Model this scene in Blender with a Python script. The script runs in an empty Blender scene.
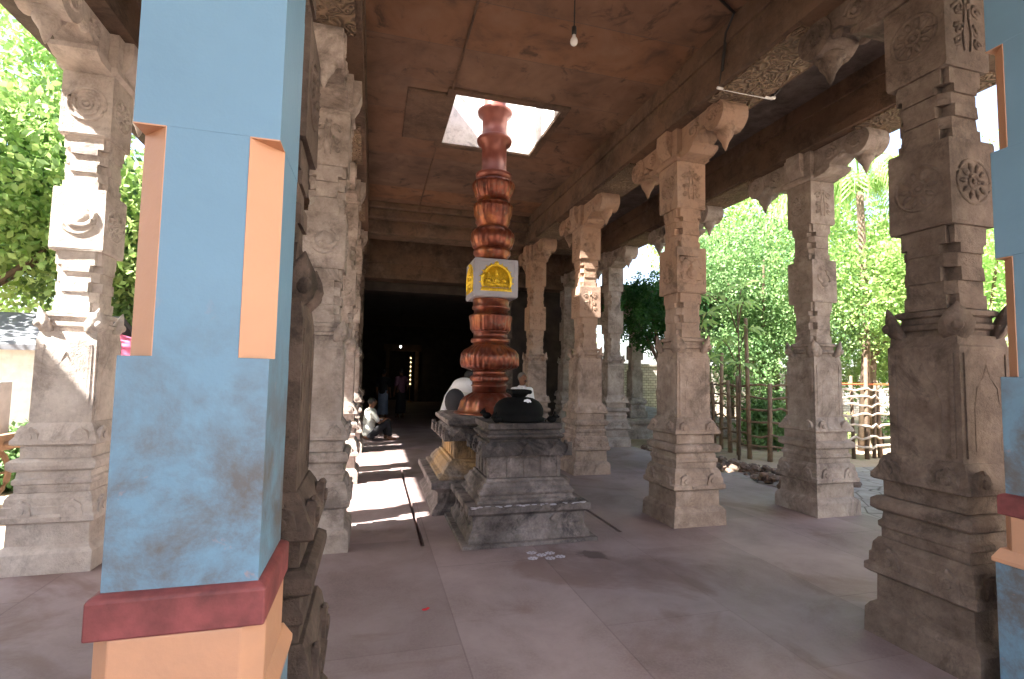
import bpy, math, random
from mathutils import Vector, Matrix, Quaternion
PI = math.pi
S = bpy.context.scene
COL = S.collection
random.seed(7)

# ------------------------------------------------------------------ materials
MATS = {}
def new_mat(name):
    m = bpy.data.materials.new(name); m.use_nodes = True
    nt = m.node_tree; nt.nodes.clear()
    out = nt.nodes.new('ShaderNodeOutputMaterial'); b = nt.nodes.new('ShaderNodeBsdfPrincipled')
    nt.links.new(b.outputs[0], out.inputs[0]); MATS[name] = m
    return m, nt, b, out
def N(nt, t, **kw):
    n = nt.nodes.new(t)
    for k, v in kw.items():
        if k.startswith('i_'):
            n.inputs[k[2:].replace('_', ' ')].default_value = v
        else: setattr(n, k, v)
    return n
def ramp(nt, src, stops):
    r = nt.nodes.new('ShaderNodeValToRGB'); nt.links.new(src, r.inputs[0])
    e = r.color_ramp.elements
    while len(e) < len(stops): e.new(0.5)
    for k, (p, c) in enumerate(stops):
        e[k].position = p; e[k].color = (c[0], c[1], c[2], 1)
    return r.outputs[0]
def noise(nt, pos, scale, detail=6, rough=.6, dist=0):
    n = N(nt, 'ShaderNodeTexNoise', i_Scale=scale, i_Detail=detail, i_Roughness=rough, i_Distortion=dist)
    nt.links.new(pos, n.inputs['Vector']); return n.outputs[0]
def mix(nt, f, a, b, mode='MIX'):
    n = nt.nodes.new('ShaderNodeMix'); n.data_type = 'RGBA'; n.blend_type = mode
    for s, v in ((n.inputs[0], f), (n.inputs[6], a), (n.inputs[7], b)):
        if hasattr(v, 'links'): nt.links.new(v, s)
        else: s.default_value = v if isinstance(v, (int, float)) else (v[0], v[1], v[2], 1)
    return n.outputs[2]
def math_(nt, op, a, b=None, clamp=False):
    n = nt.nodes.new('ShaderNodeMath'); n.operation = op; n.use_clamp = clamp
    for s, v in ((n.inputs[0], a), (n.inputs[1], b)):
        if v is None: continue
        if hasattr(v, 'links'): nt.links.new(v, s)
        else: s.default_value = v
    return n.outputs[0]
def bump(nt, b, h, strength=.4, dist=.02):
    n = N(nt, 'ShaderNodeBump', i_Strength=strength, i_Distance=dist)
    nt.links.new(h, n.inputs['Height']); nt.links.new(n.outputs[0], b.inputs['Normal'])
def P(nt): return nt.nodes.new('ShaderNodeNewGeometry').outputs['Position']
BW = ((0, (0, 0, 0)), (1, (1, 1, 1)))

def stone(name, light, mid, dark, wash=None, stain=(.03, .025, .02), stain_amt=.6, rough=.85, washz=None):
    m, nt, b, o = new_mat(name); p = P(nt)
    c = ramp(nt, noise(nt, p, 3.2, 8, .72), ((.33, dark), (.5, mid), (.64, light)))
    c = mix(nt, ramp(nt, noise(nt, p, 45, 5, .7), ((.35, (.0,)*3), (.65, (.55,)*3))), c, mid)
    if wash:
        f = ramp(nt, noise(nt, p, 1.3, 5, .6), ((.42, (0,)*3), (.6, (.85,)*3)))
        if washz:
            sx = nt.nodes.new('ShaderNodeSeparateXYZ'); nt.links.new(p, sx.inputs[0])
            g = N(nt, 'ShaderNodeMapRange', i_From_Min=washz[0], i_From_Max=washz[1]); nt.links.new(sx.outputs[2], g.inputs[0])
            f = math_(nt, 'MULTIPLY', math_(nt, 'ADD', f, .55, True), g.outputs[0])
        c = mix(nt, f, c, wash)
    s = ramp(nt, noise(nt, p, 2.1, 9, .75, .6), ((.52, (0,)*3), (.64, (stain_amt,)*3)))
    c = mix(nt, s, c, stain)
    s = ramp(nt, noise(nt, p, 9, 8, .75, .3), ((.50, (0,)*3), (.66, (stain_amt*.4,)*3)))
    c = mix(nt, s, c, stain)
    nt.links.new(c, b.inputs['Base Color']); b.inputs['Roughness'].default_value = rough
    b.inputs['Specular IOR Level'].default_value = .3
    hn = math_(nt, 'ADD', noise(nt, p, 14, 8, .7), math_(nt, 'MULTIPLY', noise(nt, p, 90, 3, .6), .35))
    bump(nt, b, hn, .6, .025)
    return m
stone('stone_warm', (.46,.37,.31), (.32,.245,.20), (.17,.125,.10), stain=(.07,.05,.04), wash=(.36,.235,.165), washz=(1.6, 2.9))
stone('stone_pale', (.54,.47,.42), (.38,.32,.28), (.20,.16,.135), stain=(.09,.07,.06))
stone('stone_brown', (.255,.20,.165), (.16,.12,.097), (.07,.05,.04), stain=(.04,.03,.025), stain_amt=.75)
stone('stone_dais', (.36,.30,.275), (.175,.145,.132), (.05,.04,.037), stain=(.015,.013,.014), stain_amt=.85)
stone('stone_soot', (.26,.22,.205), (.10,.083,.076), (.03,.026,.026), stain=(.012,.011,.012), stain_amt=.9)
stone('stone_flag', (.40,.33,.27), (.26,.20,.16), (.09,.07,.06), wash=(.50,.30,.12), stain_amt=.75)
stone('stone_beam', (.20,.14,.105), (.12,.082,.06), (.055,.038,.03), wash=(.17,.105,.07))
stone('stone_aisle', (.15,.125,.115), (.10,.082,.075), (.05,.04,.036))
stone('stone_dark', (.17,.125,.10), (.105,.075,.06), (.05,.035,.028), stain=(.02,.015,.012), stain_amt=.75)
stone('stone_sunlit', (.74,.67,.61), (.58,.51,.46), (.36,.30,.26), stain=(.16,.13,.11), stain_amt=.5)  # whitish granite, lightened further so its colour carries the left column's sun
stone('rubble', (.30,.22,.17), (.19,.13,.10), (.09,.06,.05))
stone('masonry', (.62,.60,.55), (.50,.47,.42), (.33,.30,.27))
stone('whitewash', (.86,.84,.80), (.80,.78,.74), (.62,.58,.52), stain=(.05,.04,.03), stain_amt=.75)

def simple(name, col, rough=.6, metal=0, var=.15, bumpn=0, sc=8):
    m, nt, b, o = new_mat(name); p = P(nt)
    d = tuple(c*(1-var) for c in col); l = tuple(min(1, c*(1+var)) for c in col)
    c = ramp(nt, noise(nt, p, sc, 5, .6), ((.3, d), (.7, l)))
    nt.links.new(c, b.inputs['Base Color']); b.inputs['Roughness'].default_value = rough; b.inputs['Metallic'].default_value = metal
    if bumpn: bump(nt, b, noise(nt, p, sc*4, 5, .6), bumpn, .01)
    return m
simple('kumkum', (.55,.02,.03), .7); simple('white_chalk', (.50,.47,.52), .9)
simple('black_stone', (.005,.005,.005), .75, 0, .4, .4, 20)
MATS['black_stone'].node_tree.nodes['Principled BSDF'].inputs['Specular IOR Level'].default_value = .12
simple('gold', (.85,.55,.04), .35, .6, .25, .3, 30)
simple('grey_metal', (.34,.33,.36), .5, .3, .1, .1, 6)
simple('skin', (.20,.09,.05), .55); simple('hair', (.02,.018,.018), .6); simple('hair_grey', (.12,.11,.10), .7)
simple('white_cloth', (.80,.80,.84), .8, 0, .05, .2, 10); simple('cream_cloth', (.66,.66,.60), .8, 0, .05, .2, 10)
simple('dark_cloth', (.015,.014,.018), .8); simple('blue_cloth', (.22,.28,.38), .8); simple('check_cloth', (.20,.10,.16), .8)
simple('bark', (.16,.11,.075), .9, 0, .3, .6, 12); simple('bamboo', (.24,.16,.10), .75, 0, .4, .4, 9)
simple('pale_stick', (.50,.42,.34), .8, 0, .3, .4, 9); simple('red_pipe', (.55,.13,.04), .6)
simple('wire', (.02,.02,.02), .5); simple('brass', (.5,.32,.1), .35, .8); simple('white_paint', (.75,.74,.72), .5)
simple('grey_roof', (.16,.17,.19), .7, 0, .2, .3, 4); simple('pink_fabric', (.62,.12,.22), .8); simple('blue_tarp', (.08,.30,.62), .6)
simple('plaster_pale', (.70,.66,.60), .85, 0, .1, .2, 2); simple('old_wood', (.28,.18,.11), .8, 0, .3, .5, 10)
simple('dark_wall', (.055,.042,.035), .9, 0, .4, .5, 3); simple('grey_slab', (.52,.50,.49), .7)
simple('maroon', (.20,.05,.05), .6, 0, .45, .15, 9)

# peach and blue paint with scuffs
def paint(name, col, dirt, zlo, zhi, amt=.8, rough=.5):
    m, nt, b, o = new_mat(name); p = P(nt)
    c = ramp(nt, noise(nt, p, 2.5, 4, .5), ((.3, tuple(x*.88 for x in col)), (.7, col)))
    sx = nt.nodes.new('ShaderNodeSeparateXYZ'); nt.links.new(p, sx.inputs[0])
    g = N(nt, 'ShaderNodeMapRange', i_From_Min=zhi, i_From_Max=zlo); nt.links.new(sx.outputs[2], g.inputs[0])
    f = ramp(nt, noise(nt, p, 3.6, 9, .72, .2), ((.41, (0,)*3), (.60, (amt,)*3)))
    c = mix(nt, math_(nt, 'MULTIPLY', f, g.outputs[0]), c, dirt)
    f2 = ramp(nt, noise(nt, p, 11, 7, .6, .5), ((.64, (0,)*3), (.70, (amt*.7,)*3)))
    c = mix(nt, math_(nt, 'MULTIPLY', f2, g.outputs[0]), c, (.42,.24,.20))
    nt.links.new(c, b.inputs['Base Color']); b.inputs['Roughness'].default_value = rough
    bump(nt, b, noise(nt, p, 30, 6, .6), .15, .01)
    return m
paint('blue_paint', (.155,.295,.42), (.115,.11,.11), 1.3, 1.85, .95)
paint('peach_paint', (.60,.32,.19), (.30,.2,.15), .3, 2.0, .3)

# copper-red flag pole
m, nt, b, o = new_mat('copper'); p = P(nt)
c = ramp(nt, noise(nt, p, 5, 6, .6), ((.3, (.085,.022,.015)), (.5, (.19,.05,.028)), (.7, (.36,.13,.045))))
c = mix(nt, ramp(nt, noise(nt, p, 16, 6, .7), ((.52, (0,)*3), (.66, (.5,)*3))), c, (.10,.10,.08))
nt.links.new(c, b.inputs['Base Color']); b.inputs['Roughness'].default_value = .34; b.inputs['Metallic'].default_value = .6
bump(nt, b, noise(nt, p, 25, 5, .6), .35, .01)
simple('copper_plain', (.24,.075,.055), .4, .3, .15, .1, 5)

# floor slabs
m, nt, b, o = new_mat('floor_slabs'); p = P(nt)
br = N(nt, 'ShaderNodeTexBrick', i_Scale=1.0); br.inputs['Mortar Size'].default_value = .006; br.inputs['Brick Width'].default_value = 1.9
br.inputs['Row Height'].default_value = .93; br.inputs['Mortar Smooth'].default_value = .4; br.offset = .37
br.inputs['Color1'].default_value = (.8,.8,.8,1); br.inputs['Color2'].default_value = (1,1,1,1); br.inputs['Mortar'].default_value = (.75,.73,.73,1)
mp = N(nt, 'ShaderNodeMapping'); mp.inputs['Rotation'].default_value = (0, 0, PI/2); mp.inputs['Location'].default_value = (.43, .37, 0)
nt.links.new(p, mp.inputs[0]); nt.links.new(mp.outputs[0], br.inputs['Vector'])
c = ramp(nt, noise(nt, p, 1.4, 9, .65, .3), ((.3, (.20,.14,.135)), (.52, (.31,.235,.23)), (.7, (.39,.305,.30))))
c = mix(nt, ramp(nt, noise(nt, p, 60, 4, .7), ((.4, (0,)*3), (.7, (.5,)*3))), c, (.34,.27,.25))
c = mix(nt, ramp(nt, noise(nt, p, .8, 7, .6, 1), ((.54, (0,)*3), (.64, (.6,)*3))), c, (.17,.10,.08))
vm = N(nt, 'ShaderNodeVectorMath'); vm.operation = 'DISTANCE'; nt.links.new(p, vm.inputs[0]); vm.inputs[1].default_value = (1.93, 4.2, 0)
sd_ = math_(nt, 'ADD', vm.outputs['Value'], math_(nt, 'MULTIPLY', noise(nt, p, 5, 5, .6), .35))
c = mix(nt, ramp(nt, sd_, ((.27, (.75,)*3), (.31, (0,)*3))), c, (.07,.04,.035))
c = mix(nt, 1.0, c, br.outputs[0], 'MULTIPLY')
nt.links.new(c, b.inputs['Base Color']); b.inputs['Roughness'].default_value = .62
h = math_(nt, 'ADD', math_(nt, 'MULTIPLY', noise(nt, p, 9, 8, .7), .5), math_(nt, 'MULTIPLY', br.outputs[1], -1.0))
bump(nt, b, h, .4, .012)

# ceiling slabs, brown stone with rusty wash
m, nt, b, o = new_mat('ceiling_slabs'); p = P(nt)
br = N(nt, 'ShaderNodeTexBrick', i_Scale=1.0); br.inputs['Mortar Size'].default_value = .005; br.inputs['Brick Width'].default_value = 7.3
br.inputs['Row Height'].default_value = .71; br.offset = .3; br.inputs['Bias'].default_value = 0
br.inputs['Color1'].default_value = (.0,.0,.0,1); br.inputs['Color2'].default_value = (1,1,1,1); br.inputs['Mortar'].default_value = (.2,.2,.2,1)
mp = N(nt, 'ShaderNodeMapping'); mp.inputs['Location'].default_value = (.2, -.05, 0)
nt.links.new(p, mp.inputs[0]); nt.links.new(mp.outputs[0], br.inputs['Vector'])
c1 = ramp(nt, noise(nt, p, 1.6, 8, .65, .5), ((.3, (.075,.048,.036)), (.5, (.165,.105,.075)), (.7, (.24,.16,.115))))
c2 = ramp(nt, noise(nt, p, 1.9, 8, .65, .5), ((.3, (.085,.05,.036)), (.5, (.23,.115,.06)), (.7, (.26,.15,.095))))
c = mix(nt, br.outputs[0], c1, c2)
c = mix(nt, ramp(nt, noise(nt, p, 3.1, 9, .7, .8), ((.55, (0,)*3), (.66, (.75,)*3))), c, (.045,.032,.026))
c = mix(nt, br.outputs[1], c, (.13,.09,.07))
nt.links.new(c, b.inputs['Base Color']); b.inputs['Roughness'].default_value = .85
bump(nt, b, math_(nt, 'ADD', noise(nt, p, 8, 8, .7), math_(nt, 'MULTIPLY', br.outputs[1], .8)), .4, .015)

# carved soffit of the beams
m, nt, b, o = new_mat('carved_soffit'); p = P(nt)
vo = N(nt, 'ShaderNodeTexVoronoi', i_Scale=13.0); vo.feature = 'SMOOTH_F1'; nt.links.new(p, vo.inputs[0])
wv = N(nt, 'ShaderNodeMath'); wv.operation = 'SINE'; nt.links.new(math_(nt, 'MULTIPLY', vo.outputs[0], 24.), wv.inputs[0])
c = ramp(nt, noise(nt, p, 3, 6, .6), ((.3, (.14,.095,.065)), (.6, (.26,.18,.115))))
c = mix(nt, ramp(nt, wv.outputs[0], ((0, (.5,)*3), (.6, (0,)*3))), c, (.09,.06,.04))
nt.links.new(c, b.inputs['Base Color']); b.inputs['Roughness'].default_value = .85
bump(nt, b, wv.outputs[0], .8, .02)

# ground outside
m, nt, b, o = new_mat('earth'); p = P(nt)
c = ramp(nt, noise(nt, p, 1.1, 8, .65), ((.3, (.30,.22,.15)), (.6, (.46,.35,.26)), (.75, (.52,.43,.33))))
c = mix(nt, ramp(nt, noise(nt, p, .55, 7, .7), ((.56, (0,)*3), (.66, (.85,)*3))), c, (.12,.17,.05))
nt.links.new(c, b.inputs['Base Color']); b.inputs['Roughness'].default_value = .95
bump(nt, b, noise(nt, p, 7, 8, .7), .8, .05)
m, nt, b, o = new_mat('crazy_paving'); p = P(nt)
vo = N(nt, 'ShaderNodeTexVoronoi', i_Scale=2.6); vo.feature = 'DISTANCE_TO_EDGE'; nt.links.new(p, vo.inputs[0])
c = ramp(nt, noise(nt, p, 4, 7, .6), ((.3, (.27,.23,.21)), (.7, (.42,.37,.34))))
e = ramp(nt, vo.outputs['Distance'], ((.0, (1,)*3), (.035, (0,)*3)))
c = mix(nt, e, c, (.13,.10,.08)); nt.links.new(c, b.inputs['Base Color']); b.inputs['Roughness'].default_value = .85
bump(nt, b, math_(nt, 'MULTIPLY', e, -1.0), .6, .02)
# stone block masonry
m, nt, b, o = new_mat('block_wall'); p = P(nt)
br = N(nt, 'ShaderNodeTexBrick', i_Scale=2.2); br.inputs['Color1'].default_value = (.62,.58,.52,1); br.inputs['Color2'].default_value = (.42,.39,.36,1)
br.inputs['Mortar'].default_value = (.16,.14,.12,1); br.inputs['Mortar Size'].default_value = .02
mp = N(nt, 'ShaderNodeMapping'); mp.inputs['Rotation'].default_value = (PI/2, 0, 0); nt.links.new(p, mp.inputs[0]); nt.links.new(mp.outputs[0], br.inputs[0])
nt.links.new(br.outputs[0], b.inputs['Base Color']); b.inputs['Roughness'].default_value = .9
bump(nt, b, math_(nt, 'MULTIPLY', br.outputs[1], -1.0), .6, .02)

def leafmat(name, c1, c2, trans=.45):
    m, nt, b, o = new_mat(name); p = P(nt)
    c = ramp(nt, noise(nt, p, 2.3, 3, .6), ((.35, c1), (.65, c2)))
    nt.links.new(c, b.inputs['Base Color']); b.inputs['Roughness'].default_value = .55
    t = nt.nodes.new('ShaderNodeBsdfTranslucent'); nt.links.new(c, t.inputs[0])
    mx = nt.nodes.new('ShaderNodeMixShader'); mx.inputs[0].default_value = trans
    nt.links.new(b.outputs[0], mx.inputs[1]); nt.links.new(t.outputs[0], mx.inputs[2]); nt.links.new(mx.outputs[0], o.inputs[0])
leafmat('leaf_bright', (.20,.35,.08), (.45,.60,.22), .4); leafmat('leaf_mid', (.09,.20,.065), (.26,.41,.15), .35); leafmat('leaf_dark', (.03,.11,.03), (.08,.22,.05)); leafmat('leaf_pale', (.35,.55,.15), (.60,.78,.34))
def emit(name, col, s):
    m, nt, b, o = new_mat(name); b.inputs['Base Color'].default_value = (*col, 1)
    b.inputs['Emission Color'].default_value = (*col, 1); b.inputs['Emission Strength'].default_value = s
emit('lamp_glow', (.9,.93,1), 9.); emit('warm_glow', (1,.75,.4), 3.)
m, nt, b, o = new_mat('bulb_glass'); b.inputs['Base Color'].default_value = (.85,.85,.85,1); b.inputs['Roughness'].default_value = .2; b.inputs['Transmission Weight'].default_value = .3

# ------------------------------------------------------------------ mesh builder
class MB:
    def __init__(s): s.v = []; s.f = []
    def add(s, vs, fs):
        o = len(s.v); s.v += [tuple(x) for x in vs]; s.f += [tuple(i+o for i in f) for f in fs]; return s
    def box(s, x0, x1, y0, y1, z0, z1):
        return s.add([(x0,y0,z0),(x1,y0,z0),(x1,y1,z0),(x0,y1,z0),(x0,y0,z1),(x1,y0,z1),(x1,y1,z1),(x0,y1,z1)],
                     [(0,3,2,1),(4,5,6,7),(0,1,5,4),(1,2,6,5),(2,3,7,6),(3,0,4,7)])
    def loft(s, rings, cap=True):
        n = len(rings[0]); o = len(s.v)
        for r in rings: s.v += [tuple(x) for x in r]
        for k in range(len(rings)-1):
            for i in range(n):
                j = (i+1) % n
                s.f.append((o+k*n+i, o+k*n+j, o+(k+1)*n+j, o+(k+1)*n+i))
        if cap:
            s.f.append(tuple(o+i for i in reversed(range(n)))); s.f.append(tuple(o+(len(rings)-1)*n+i for i in range(n)))
        return s
    def sq(s, prof, cx=0, cy=0, ry=None):      # square section loft: prof = [(half, z)]
        rings = []
        for pr in prof:
            hx, z = pr[0], pr[-1]; hy = pr[1] if len(pr) == 3 else hx
            rings.append([(cx-hx,cy-hy,z),(cx+hx,cy-hy,z),(cx+hx,cy+hy,z),(cx-hx,cy+hy,z)])
        return s.loft(rings)
    def oct(s, h, c, z0, z1):                  # square prism with chamfered corners
        def r(z): return [(-h+c,-h,z),(h-c,-h,z),(h,-h+c,z),(h,h-c,z),(h-c,h,z),(-h+c,h,z),(-h,h-c,z),(-h,-h+c,z)]
        return s.loft([r(z0), r(z1)])
    def cross(s, h, c, z0, z1):                # square prism with stepped corners
        def r(z): return [(-h+c,-h,z),(h-c,-h,z),(h-c,-h+c,z),(h,-h+c,z),(h,h-c,z),(h-c,h-c,z),(h-c,h,z),(-h+c,h,z),(-h+c,h-c,z),(-h,h-c,z),(-h,-h+c,z),(-h+c,-h+c,z)]
        return s.loft([r(z0), r(z1)])
    def lathe(s, prof, cx=0, cy=0, n=32, flute=None):
        rings = []
        for k, pr in enumerate(prof):
            r, z = pr[0], pr[1]; a_ = pr[2] if len(pr) > 2 else 0
            rings.append([(cx+(r+a_*math.cos(i*(flute or 1)*2*PI/n))*math.cos(2*PI*i/n), cy+(r+a_*math.cos(i*(flute or 1)*2*PI/n))*math.sin(2*PI*i/n), z) for i in range(n)])
        return s.loft(rings)
    def tube(s, pts, r, n=8, cap=True):
        pts = [Vector(p) for p in pts]; rings = []
        for k, p in enumerate(pts):
            d = (pts[min(k+1, len(pts)-1)] - pts[max(k-1, 0)]).normalized()
            a = d.cross(Vector((0,0,1)) if abs(d.z) < .9 else Vector((1,0,0))).normalized(); b = d.cross(a)
            rr = r[k] if isinstance(r, (list, tuple)) else r
            rings.append([p + (a*math.cos(2*PI*i/n)+b*math.sin(2*PI*i/n))*rr for i in range(n)])
        return s.loft(rings, cap)
    def ell(s, c, r, n=12, m=8, M=None):
        if isinstance(r, (int, float)): r = (r, r, r)
        vs = []; fs = []; c = Vector(c)
        for j in range(1, m):
            t = PI*j/m
            for i in range(n):
                a = 2*PI*i/n; q = Vector((r[0]*math.sin(t)*math.cos(a), r[1]*math.sin(t)*math.sin(a), r[2]*math.cos(t)))
                vs.append(c + ((M @ q) if M else q))
        t_, b_ = Vector((0,0,r[2])), Vector((0,0,-r[2]))
        vs += [c + ((M @ t_) if M else t_), c + ((M @ b_) if M else b_)]
        T = len(vs)-2; B = T+1
        for j in range(m-2):
            for i in range(n):
                k = (i+1) % n; fs.append((j*n+i, (j+1)*n+i, (j+1)*n+k, j*n+k))
        for i in range(n):
            k = (i+1) % n; fs.append((T, i, k)); fs.append((B, (m-2)*n+k, (m-2)*n+i))
        return s.add(vs, fs)
    def prism(s, poly, fn, d0, d1):            # poly 2D extruded; fn(u,v,d)->xyz
        return s.loft([[fn(u, v, d0) for u, v in poly], [fn(u, v, d1) for u, v in poly]])
    def jit(s, a, seed=1):
        R = random.Random(seed); s.v = [(x+R.uniform(-a,a), y+R.uniform(-a,a), z+R.uniform(-a,a)*.5) for x,y,z in s.v]; return s
    def mesh(s, name, mat):
        me = bpy.data.meshes.new(name); me.from_pydata(s.v, [], s.f); me.validate(); me.update()
        me.materials.append(MATS[mat] if isinstance(mat, str) else mat); return me
def link(name, me, parent=None, loc=(0,0,0), rz=0, mat=None, smooth=None, bevel=0, remesh=0):
    o = bpy.data.objects.new(name, me); COL.objects.link(o); o.parent = parent; o.location = loc; o.rotation_euler = (0,0,rz)
    if mat: o.material_slots[0].link = 'OBJECT'; o.material_slots[0].material = MATS[mat]
    if smooth:
        for p_ in me.polygons: p_.use_smooth = True
        if smooth != 'all':
            md = None
    if bevel:
        md = o.modifiers.new('Bevel', 'BEVEL'); md.width = bevel; md.segments = 2; md.limit_method = 'ANGLE'
    if remesh:
        md = o.modifiers.new('Remesh', 'REMESH'); md.mode = 'VOXEL'; md.voxel_size = remesh; md.use_smooth_shade = True
        md = o.modifiers.new('Smooth', 'SMOOTH'); md.iterations = 4; md.factor = .6
    return o
def obj(name, mb, mat, parent=None, **kw): return link(name, mb.mesh(name, mat), parent, **kw)
def tag(o, label=None, cat=None, group=None, kind=None):
    if label: o['label'] = label
    if cat: o['category'] = cat
    if group: o['group'] = group
    if kind: o['kind'] = kind
    return o
def thing(name, label, cat, loc=(0,0,0), rz=0, group=None):
    o = bpy.data.objects.new(name, None); COL.objects.link(o); o.location = loc; o.rotation_euler = (0,0,rz); o.empty_display_size = .1
    return tag(o, label, cat, group)
def struct(name, mb, mat, label=None, **kw):
    o = obj(name, mb, mat, **kw); o['kind'] = 'structure'
    if label: o['label'] = label
    return o

# ------------------------------------------------------------------ camera (solved from the vanishing points)
F = 503.; CX, CY = 512., 339.5; H = 1.6
Yc = Vector((-139, 30.5, F)).normalized(); Xc = Vector((1838, 67.5, F)); Xc = (Xc - Yc*Xc.dot(Yc)).normalized(); Zc = -Xc.cross(Yc)
if Zc.y > 0: Zc = -Zc
right = Vector((Xc.x, Yc.x, Zc.x)); down = Vector((Xc.y, Yc.y, Zc.y)); fwd = Vector((Xc.z, Yc.z, Zc.z))
cd = bpy.data.cameras.new('camera'); cam = bpy.data.objects.new('camera', cd); COL.objects.link(cam)
M = Matrix(((right.x, -down.x, -fwd.x, 0), (right.y, -down.y, -fwd.y, 0), (right.z, -down.z, -fwd.z, H), (0,0,0,1)))
cam.matrix_world = M; cd.sensor_width = 36; cd.lens = F/1024*36; cd.clip_start = .05; cd.clip_end = 300
S.camera = cam

# ------------------------------------------------------------------ light
w = bpy.data.worlds.new('world'); S.world = w; w.use_nodes = True; nt = w.node_tree
bg = nt.nodes['Background']; sky = nt.nodes.new('ShaderNodeTexSky'); sky.sky_type = 'NISHITA'; sky.sun_disc = False
SD = Vector((1, .35, -1.2)).normalized()
sky.sun_elevation = math.asin(-SD.z); sky.sun_rotation = math.atan2(-SD.x, -SD.y); sky.dust_density = 2.5; sky.air_density = 1.0
nt.links.new(mix(nt, .45, sky.outputs[0], (1.0,.96,.98)), bg.inputs[0]); bg.inputs[1].default_value = .55
sl = bpy.data.lights.new('sun', 'SUN'); so = bpy.data.objects.new('sun', sl); COL.objects.link(so)
sl.energy = 21.0; sl.angle = math.radians(.6); sl.color = (1, .95, .88); so.rotation_euler = SD.to_track_quat('-Z', 'Y').to_euler(); so.location = (-10, -8, 14)
S.view_settings.view_transform = 'Standard'; S.view_settings.look = 'None'; S.view_settings.gamma = 1; S.view_settings.exposure = 0.74
try: S.view_settings.use_curve_mapping = False
except Exception: pass
S.cycles.use_denoising = True; S.cycles.max_bounces = 10; S.cycles.diffuse_bounces = 6; S.cycles.caustics_reflective = False; S.cycles.caustics_refractive = False
S.cycles.sample_clamp_indirect = 8

# ------------------------------------------------------------------ shell
# floor of slabs with two open drainage slots beside the pedestals
fl = MB()
xs = [-2.85, .475, .515, 2.47, 2.51, 5.68]; ys = [-4.5, 4.75, 8.5, 13.9]
for i in range(5):
    for j in range(3):
        if i in (1, 3) and j == 1: continue
        fl.box(xs[i], xs[i+1], ys[j], ys[j+1], -.25, 0)
for i in (1, 3): fl.box(xs[i], xs[i+1], ys[1], ys[2], -.25, -.10)
struct('floor', fl, 'floor_slabs')
ZC, ZB = 4.97, 4.40
# roof slab: hole for the flagpole
SX0, SX1, SY0, SY1 = .85, 2.2, 5.86, 7.24
c = MB()
c.box(-.475, SX0, 1.35, 14.2, ZC, ZC+.3); c.box(SX1, 3.42, 1.35, 14.2, ZC, ZC+.3)
c.box(SX0, SX1, 1.35, SY0, ZC, ZC+.3); c.box(SX0, SX1, SY1, 14.2, ZC, ZC+.3)
struct('ceiling', c, 'ceiling_slabs')
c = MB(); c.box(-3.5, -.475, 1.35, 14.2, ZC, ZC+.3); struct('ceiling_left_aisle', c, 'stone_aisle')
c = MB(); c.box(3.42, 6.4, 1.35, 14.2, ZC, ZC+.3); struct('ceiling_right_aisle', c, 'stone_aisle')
# dark slab panel and raised slab frame beside the skylight
c = MB(); c.box(.28, .78, 5.9, 7.2, ZC-.025, ZC+.01); struct('trim_1', c, 'stone_beam', bevel=.01)
c = MB(); e = .10
c.box(SX0-e, SX1+e, SY0-e, SY0, ZC-.03, ZC+.0); c.box(SX0-e, SX1+e, SY1, SY1+e, ZC-.03, ZC)
c.box(SX0-e, SX0, SY0, SY1, ZC-.03, ZC); c.box(SX1, SX1+e, SY0, SY1, ZC-.03, ZC)
struct('trim_2', c, 'stone_beam')
c = MB(); t = .12; zt = ZC+1.1
c.box(SX0-.001, SX1+.001, SY0-.001, SY0+.012, ZC-.005, ZC+.31); c.box(SX0-.001, SX1+.001, SY1-.012, SY1+.001, ZC-.005, ZC+.31); c.box(SX0-.001, SX0+.012, SY0, SY1, ZC-.005, ZC+.31); c.box(SX1-.012, SX1+.001, SY0, SY1, ZC-.005, ZC+.31)
c.box(SX0-t, SX1+t, SY0-t, SY0, ZC+.3, zt-.3); c.box(SX0-t, SX1+t, SY1, SY1+t, ZC+.3, zt)
c.box(SX0-t, SX0, SY0, SY1, ZC+.3, zt-.3); c.box(SX1, SX1+t, SY0, SY1, ZC+.3, zt-.3)
struct('window_1', c, 'whitewash', 'whitewashed roof opening around the flagpole with black stains')
# ceiling seams: thin ledge courses where the slabs rest
XC = (-2.38, -.475, 3.42, 5.29); YC = (2.29, 5.05, 7.8, 10.55, 13.3)
k = 3
for xi, x in enumerate(XC):
    c = MB(); h = .29
    c.box(x-h, x+h, 1.4, 14.0, ZB, ZB+.12); c.box(x-h+.03, x+h-.03, 1.4, 14.0, ZB+.12, ZB+.38); c.box(x-h, x+h, 1.4, 14.0, ZB+.38, ZC)
    struct('trim_%d' % k, c, 'stone_beam'); k += 1
    c = MB()
    for y0, y1 in zip([1.6]+[y+.8 for y in YC[:-1]], [y-.8 for y in YC]):
        if y1-y0 > .3: c.box(x-h+.05, x+h-.05, y0, y1, ZB-.02, ZB+.01)
    struct('trim_%d' % k, c, 'carved_soffit'); k += 1
for y in (2.29, 10.75, 13.45):       # transverse beams
    c = MB(); zb = ZB if y < 12 else 3.95
    c.box(-2.65, 5.56, y-.27, y+.27, zb, zb+.2); c.box(-2.65, 5.56, y-.24, y+.24, zb+.2, zb+.4); c.box(-2.65, 5.56, y-.3, y+.3, zb+.4, ZC+.01)
    struct('trim_%d' % k, c, 'stone_beam'); k += 1
# stepped cornice over the end of the nave ceiling
c = MB(); c.box(-.2, 3.15, 10.2, 10.5, ZC-.12, ZC); c.box(-.2, 3.15, 10.3, 10.5, ZC-.3, ZC-.12)
struct('trim_%d' % k, c, 'stone_beam', bevel=.02); k += 1
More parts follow.
